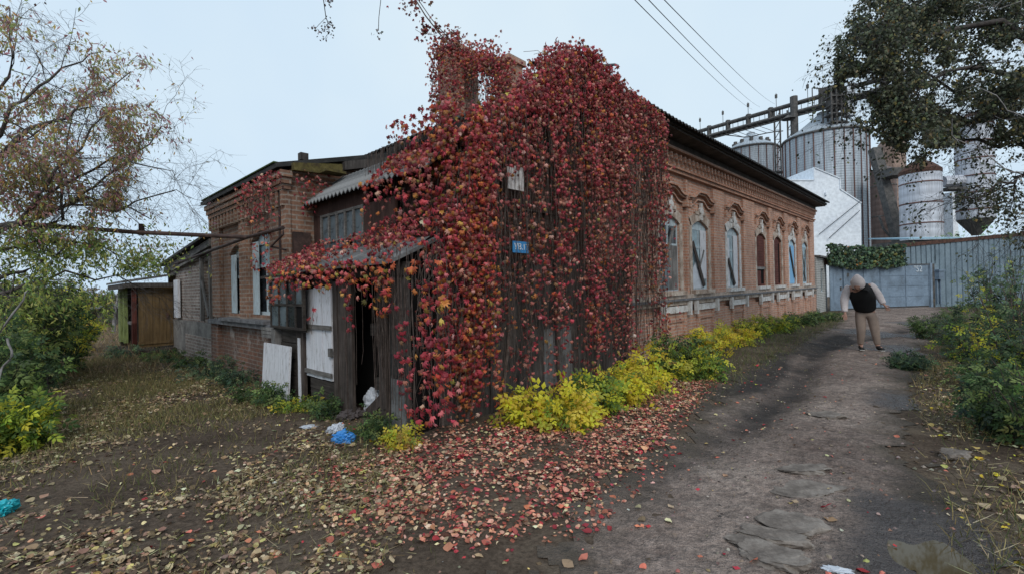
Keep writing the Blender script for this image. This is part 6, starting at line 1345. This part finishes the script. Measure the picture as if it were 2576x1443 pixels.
PL_TAN = [(166, 148, 118), (132, 112, 88), (196, 182, 146), (104, 86, 68), (176, 160, 100), (154, 124, 102), (84, 68, 56)]
PL_MIX = PL_TAN + [(200, 120, 96), (170, 60, 66), (150, 164, 70)]
dC = lambda P: np.clip(1.0 + sdist(P, CARP) / .35, 0, 1) * np.clip((N1.fbm(P[:, 0] * 2.6, P[:, 1] * 2.6, 4) - .24) * 4.5, .3, 1)
litter('fallen_leaves', 'carpet of fallen red and salmon creeper leaves at the house corner', area_pts(80000, -3.5, 6, 2.6, 9.5, dC), .02, .056, PL_RED, (3, 4, 2, 4, 2.5, 2, 2, 2), .42)
dR = lambda P: (.6 * np.exp(np.minimum(sdist(P, CARP), 0) / .8) + .02) * np.clip((N2.fbm(P[:, 0] * 3.1, P[:, 1] * 3.1, 3) - .34) * 5, .08, 1)
litter('fallen_leaves', 'loose pinkish leaves blown off the red carpet over the bare earth', area_pts(15000, -5, 9, 1.3, 12, dR), .025, .062, PL_MIX, (1, 1, 1.5, 1, 1, 1, 1, 5, 3, .5), .35)
dY = lambda P: np.clip(1 + sdist(P, YARD) / .6, 0, 1) * np.clip((N2.fbm(P[:, 0] * .9, P[:, 1] * .9, 4) - .36) * 5, .06, 1) * np.clip((N3.fbm(P[:, 0] * 3.7, P[:, 1] * 3.7, 3) - .33) * 5, .1, 1) * np.clip(1.2 - (P[:, 1] - 7) / 5, .1, 1)
litter('fallen_leaves', 'tan and yellowish dry leaves strewn over the yard grass', area_pts(210000, -9.5, 1.2, 1.2, 13, dY), .02, .058, PL_TAN, (4, 4, 2.4, 3, 1.4, 3, 2.5), .5)
dV = lambda P: np.clip((N1.fbm(P[:, 0] * 3.1, P[:, 1] * 3.1, 3) - .3) * 4, .1, 1) * np.clip(.1 - sdist(P, ROADP) / 1.0, 0, 1) * np.clip(1.2 + sdist(P, ROADP) / 2.2, 0, 1) * (P[:, 0] > 2) * .8 * (((P - NEAR[:2]) @ B[:2]) < -3.5)
litter('fallen_leaves', 'yellow and brown leaves along the right verge of the lane', area_pts(60000, 1.5, 9, 1.4, 9, dV), .022, .06, PL_TAN + [(206, 176, 60)], (3, 3, 3, 2, 2.5, 2, 2, 1.5), .45)
dB = lambda P: (np.clip(sdist(P, ROADP) * 2, 0, 1) * .12 + .02) * np.clip((N1.fbm(P[:, 0] * 2.1, P[:, 1] * 2.1, 3) - .38) * 5, .1, 1)
litter('fallen_leaves', 'few single red and yellow leaves on the muddy lane', area_pts(34000, -1, 12, 1.3, 13, dB), .015, .05, [(160, 44, 58), (176, 112, 98), (166, 152, 112), (148, 134, 116), (116, 98, 86), (170, 158, 146)], (.5, .7, 1, 4, 5, 2), .25, .01)
def grass(name, label, P, h0, h1, w, pal, wt=None, lean=.5, cat='grass'):
    n = len(P); z = gz(P[:, 0], P[:, 1]) - .01; Q = np.stack([P[:, 0], P[:, 1], z], 1); tip = np.array([0, 0, 1.0]) + RNG.normal(0, lean, (n, 3)) * np.array([1, 1, .2]); nr = RNG.normal(0, 1, (n, 3)) * np.array([1, 1, .2]); h = RNG.uniform(h0, h1, n)
    tv, tf = T_BLADE; y = nrmz(tip); zz2 = nrmz(nr); x = nrmz(np.cross(y, zz2)); zz2 = np.cross(x, y); s_ = h[:, None, None]; wd = w / np.maximum(h, .02)[:, None, None] / .06
    V = Q[:, None, :] + s_ * (tv[None, :, 0:1] * wd * x[:, None, :] + tv[None, :, 1:2] * y[:, None, :] + tv[None, :, 2:3] * zz2[:, None, :] * 1.5)
    fl = np.concatenate([np.array(f) for f in tf]); loops = (fl[None] + (np.arange(n) * 5)[:, None]).ravel(); st = (np.array([0, 4])[None] + (np.arange(n) * 7)[:, None]).ravel()
    o = mesh_obj(name, V.reshape(-1, 3), loops, st, M['grass'], None, (float(P[:, 0].mean()), float(P[:, 1].mean()), 0), None, np.repeat(palette(pal, n, wt, .22), 5, 0)); return tag(o, label, cat, None, 'stuff')
PGR = [(112, 106, 66), (134, 122, 82), (100, 104, 62), (150, 136, 96), (84, 82, 54)]
dG = lambda P: np.clip((P[:, 1] - 2.6) / 3.5, .12, 1) * np.clip(1 + sdist(P, YARD) / .7, 0, 1) * np.clip((N3.fbm(P[:, 0] * .8, P[:, 1] * .8, 4) - .37) * 5, .06, 1)
grass('yard_grass', 'short brownish green grass of the yard', area_pts(240000, -11, 1, 1.2, 14, dG), .04, .14, .0062, PGR)
dF = lambda P: np.clip(1 + sdist(P, YARD) / .6, 0, 1)
grass('dry_grass', 'dry pale brown grass at the far end of the yard', area_pts(60000, -30, -7.5, 9, 27, lambda P: np.clip(.3 + 2 * (N3.fbm(P[:, 0] * .5, P[:, 1] * .5, 3) - .3), 0, 1)), .12, .38, .008, [(150, 128, 96), (128, 106, 80), (166, 146, 112), (104, 90, 66)])
VER = inpoly([(2345, 870), (2330, 980), (2370, 1100), (2430, 1260), (2560, 1480), (2900, 2000), (3600, 1500), (3000, 900), (2500, 800)])
dVr = lambda P: np.clip(1 + sdist(P, VER) / .25, 0, 1) * np.clip(.35 + 2.2 * (N1.fbm(P[:, 0] * 1.4, P[:, 1] * 1.4, 3) - .36), .05, 1)
grass('verge_grass', 'long brown green grass on the right verge', area_pts(120000, 1.5, 16, 1.4, 15, dVr), .04, .18, .006, [(124, 114, 76), (96, 98, 62), (150, 134, 94), (80, 86, 56), (166, 148, 104)])
WALLV = inpoly([(1620, 1040), (1790, 985), (1990, 872), (2110, 806), (2100, 785), (2040, 790), (1640, 900)])
grass('wall_grass', 'green grass strip between the lane and the brick wall', area_pts(80000, 1.5, 18, 5.5, 26, lambda P: np.clip(1 + sdist(P, WALLV) / .35, 0, 1)), .05, .2, .005, [(84, 98, 58), (104, 112, 66), (66, 78, 48), (128, 124, 78)])
HUMP = inpoly([(1650, 1200), (1900, 1000), (2080, 890), (2160, 890), (2010, 1010), (1800, 1230)])
grass('lane_grass', 'sparse trodden grass on the hump between the wheel ruts', area_pts(24000, 0, 10, 2.5, 13, lambda P: .5 * np.clip(1 + sdist(P, HUMP) / .4, 0, 1) * (N2.fbm(P[:, 0] * 2.5, P[:, 1] * 2.5, 3) > .5)), .02, .06, .003, PGR + [(120, 110, 80)])

# dry stalks and clods
PAL_S = [(164, 150, 112), (128, 112, 82), (104, 90, 66), (184, 172, 136)]
def stalks(name, label, P, l0, l1, w):
    n = len(P); z = gz(P[:, 0], P[:, 1]) + .012 + .02 * RNG.random(n); Q = np.stack([P[:, 0], P[:, 1], z], 1); tip = RNG.normal(0, 1, (n, 3)) * np.array([1, 1, .12]); nr = nrmz(np.array([0, 0, 1.0]) + RNG.normal(0, .3, (n, 3)))
    h = RNG.uniform(l0, l1, n); tv, tf = T_BLADE; y = nrmz(tip); x = nrmz(np.cross(y, nr)); zz2 = np.cross(x, y); s_ = h[:, None, None]; wd = w / h[:, None, None] / .06
    V = Q[:, None, :] + s_ * (tv[None, :, 0:1] * wd * x[:, None, :] + tv[None, :, 1:2] * y[:, None, :] + tv[None, :, 2:3] * .3 * zz2[:, None, :])
    fl = np.concatenate([np.array(f) for f in tf]); loops = (fl[None] + (np.arange(n) * 5)[:, None]).ravel(); st = (np.array([0, 4])[None] + (np.arange(n) * 7)[:, None]).ravel()
    o = mesh_obj(name, V.reshape(-1, 3), loops, st, M['grass'], None, (float(P[:, 0].mean()), float(P[:, 1].mean()), 0), None, np.repeat(palette(PAL_S, n, None, .25), 5, 0)); tag(o, label, 'dry stalks', None, 'stuff')
stalks('dry_stalks', 'pale dry stalks lying flat among the yard leaves', area_pts(26000, -9.5, 1.5, 1.2, 12, lambda P: dY(P) * .8), .05, .22, .005)
stalks('dry_stalks', 'dry stalks lying along the right verge', area_pts(9000, 1.5, 9, 1.4, 9, dVr), .05, .25, .005)
T_CLOD = tmpl([(1, 0, 0), (-.9, .1, 0), (0, .8, 0), (.1, -1, 0), (.05, 0, .7), (0, 0, -.5)], [(0, 2, 4), (2, 1, 4), (1, 3, 4), (3, 0, 4)])
P = area_pts(26000, -3, 13, 1.3, 15, lambda P: (road_s(P[:, 0], P[:, 1]) > -.5) * np.clip((N3.fbm(P[:, 0] * 1.7, P[:, 1] * 1.7, 3) - .38) * 4, .03, 1)); n = len(P)
o = scatter('clods', T_CLOD, np.stack([P[:, 0], P[:, 1], gz(P[:, 0], P[:, 1]) + .004], 1), nrmz(np.array([0, 0, 1.0]) + RNG.normal(0, .15, (n, 3))), RNG.normal(0, 1, (n, 3)) * np.array([1, 1, .05]), np.clip(np.exp(RNG.normal(-4.5, .55, n)), .003, .022), palette([(118, 108, 102), (96, 86, 80), (136, 124, 114), (76, 68, 64), (128, 100, 88)], n), 'leaf_dry', None, (3, 5, 0)); tag(o, 'small clods and grit on the muddy lane', 'clods', None, 'stuff')
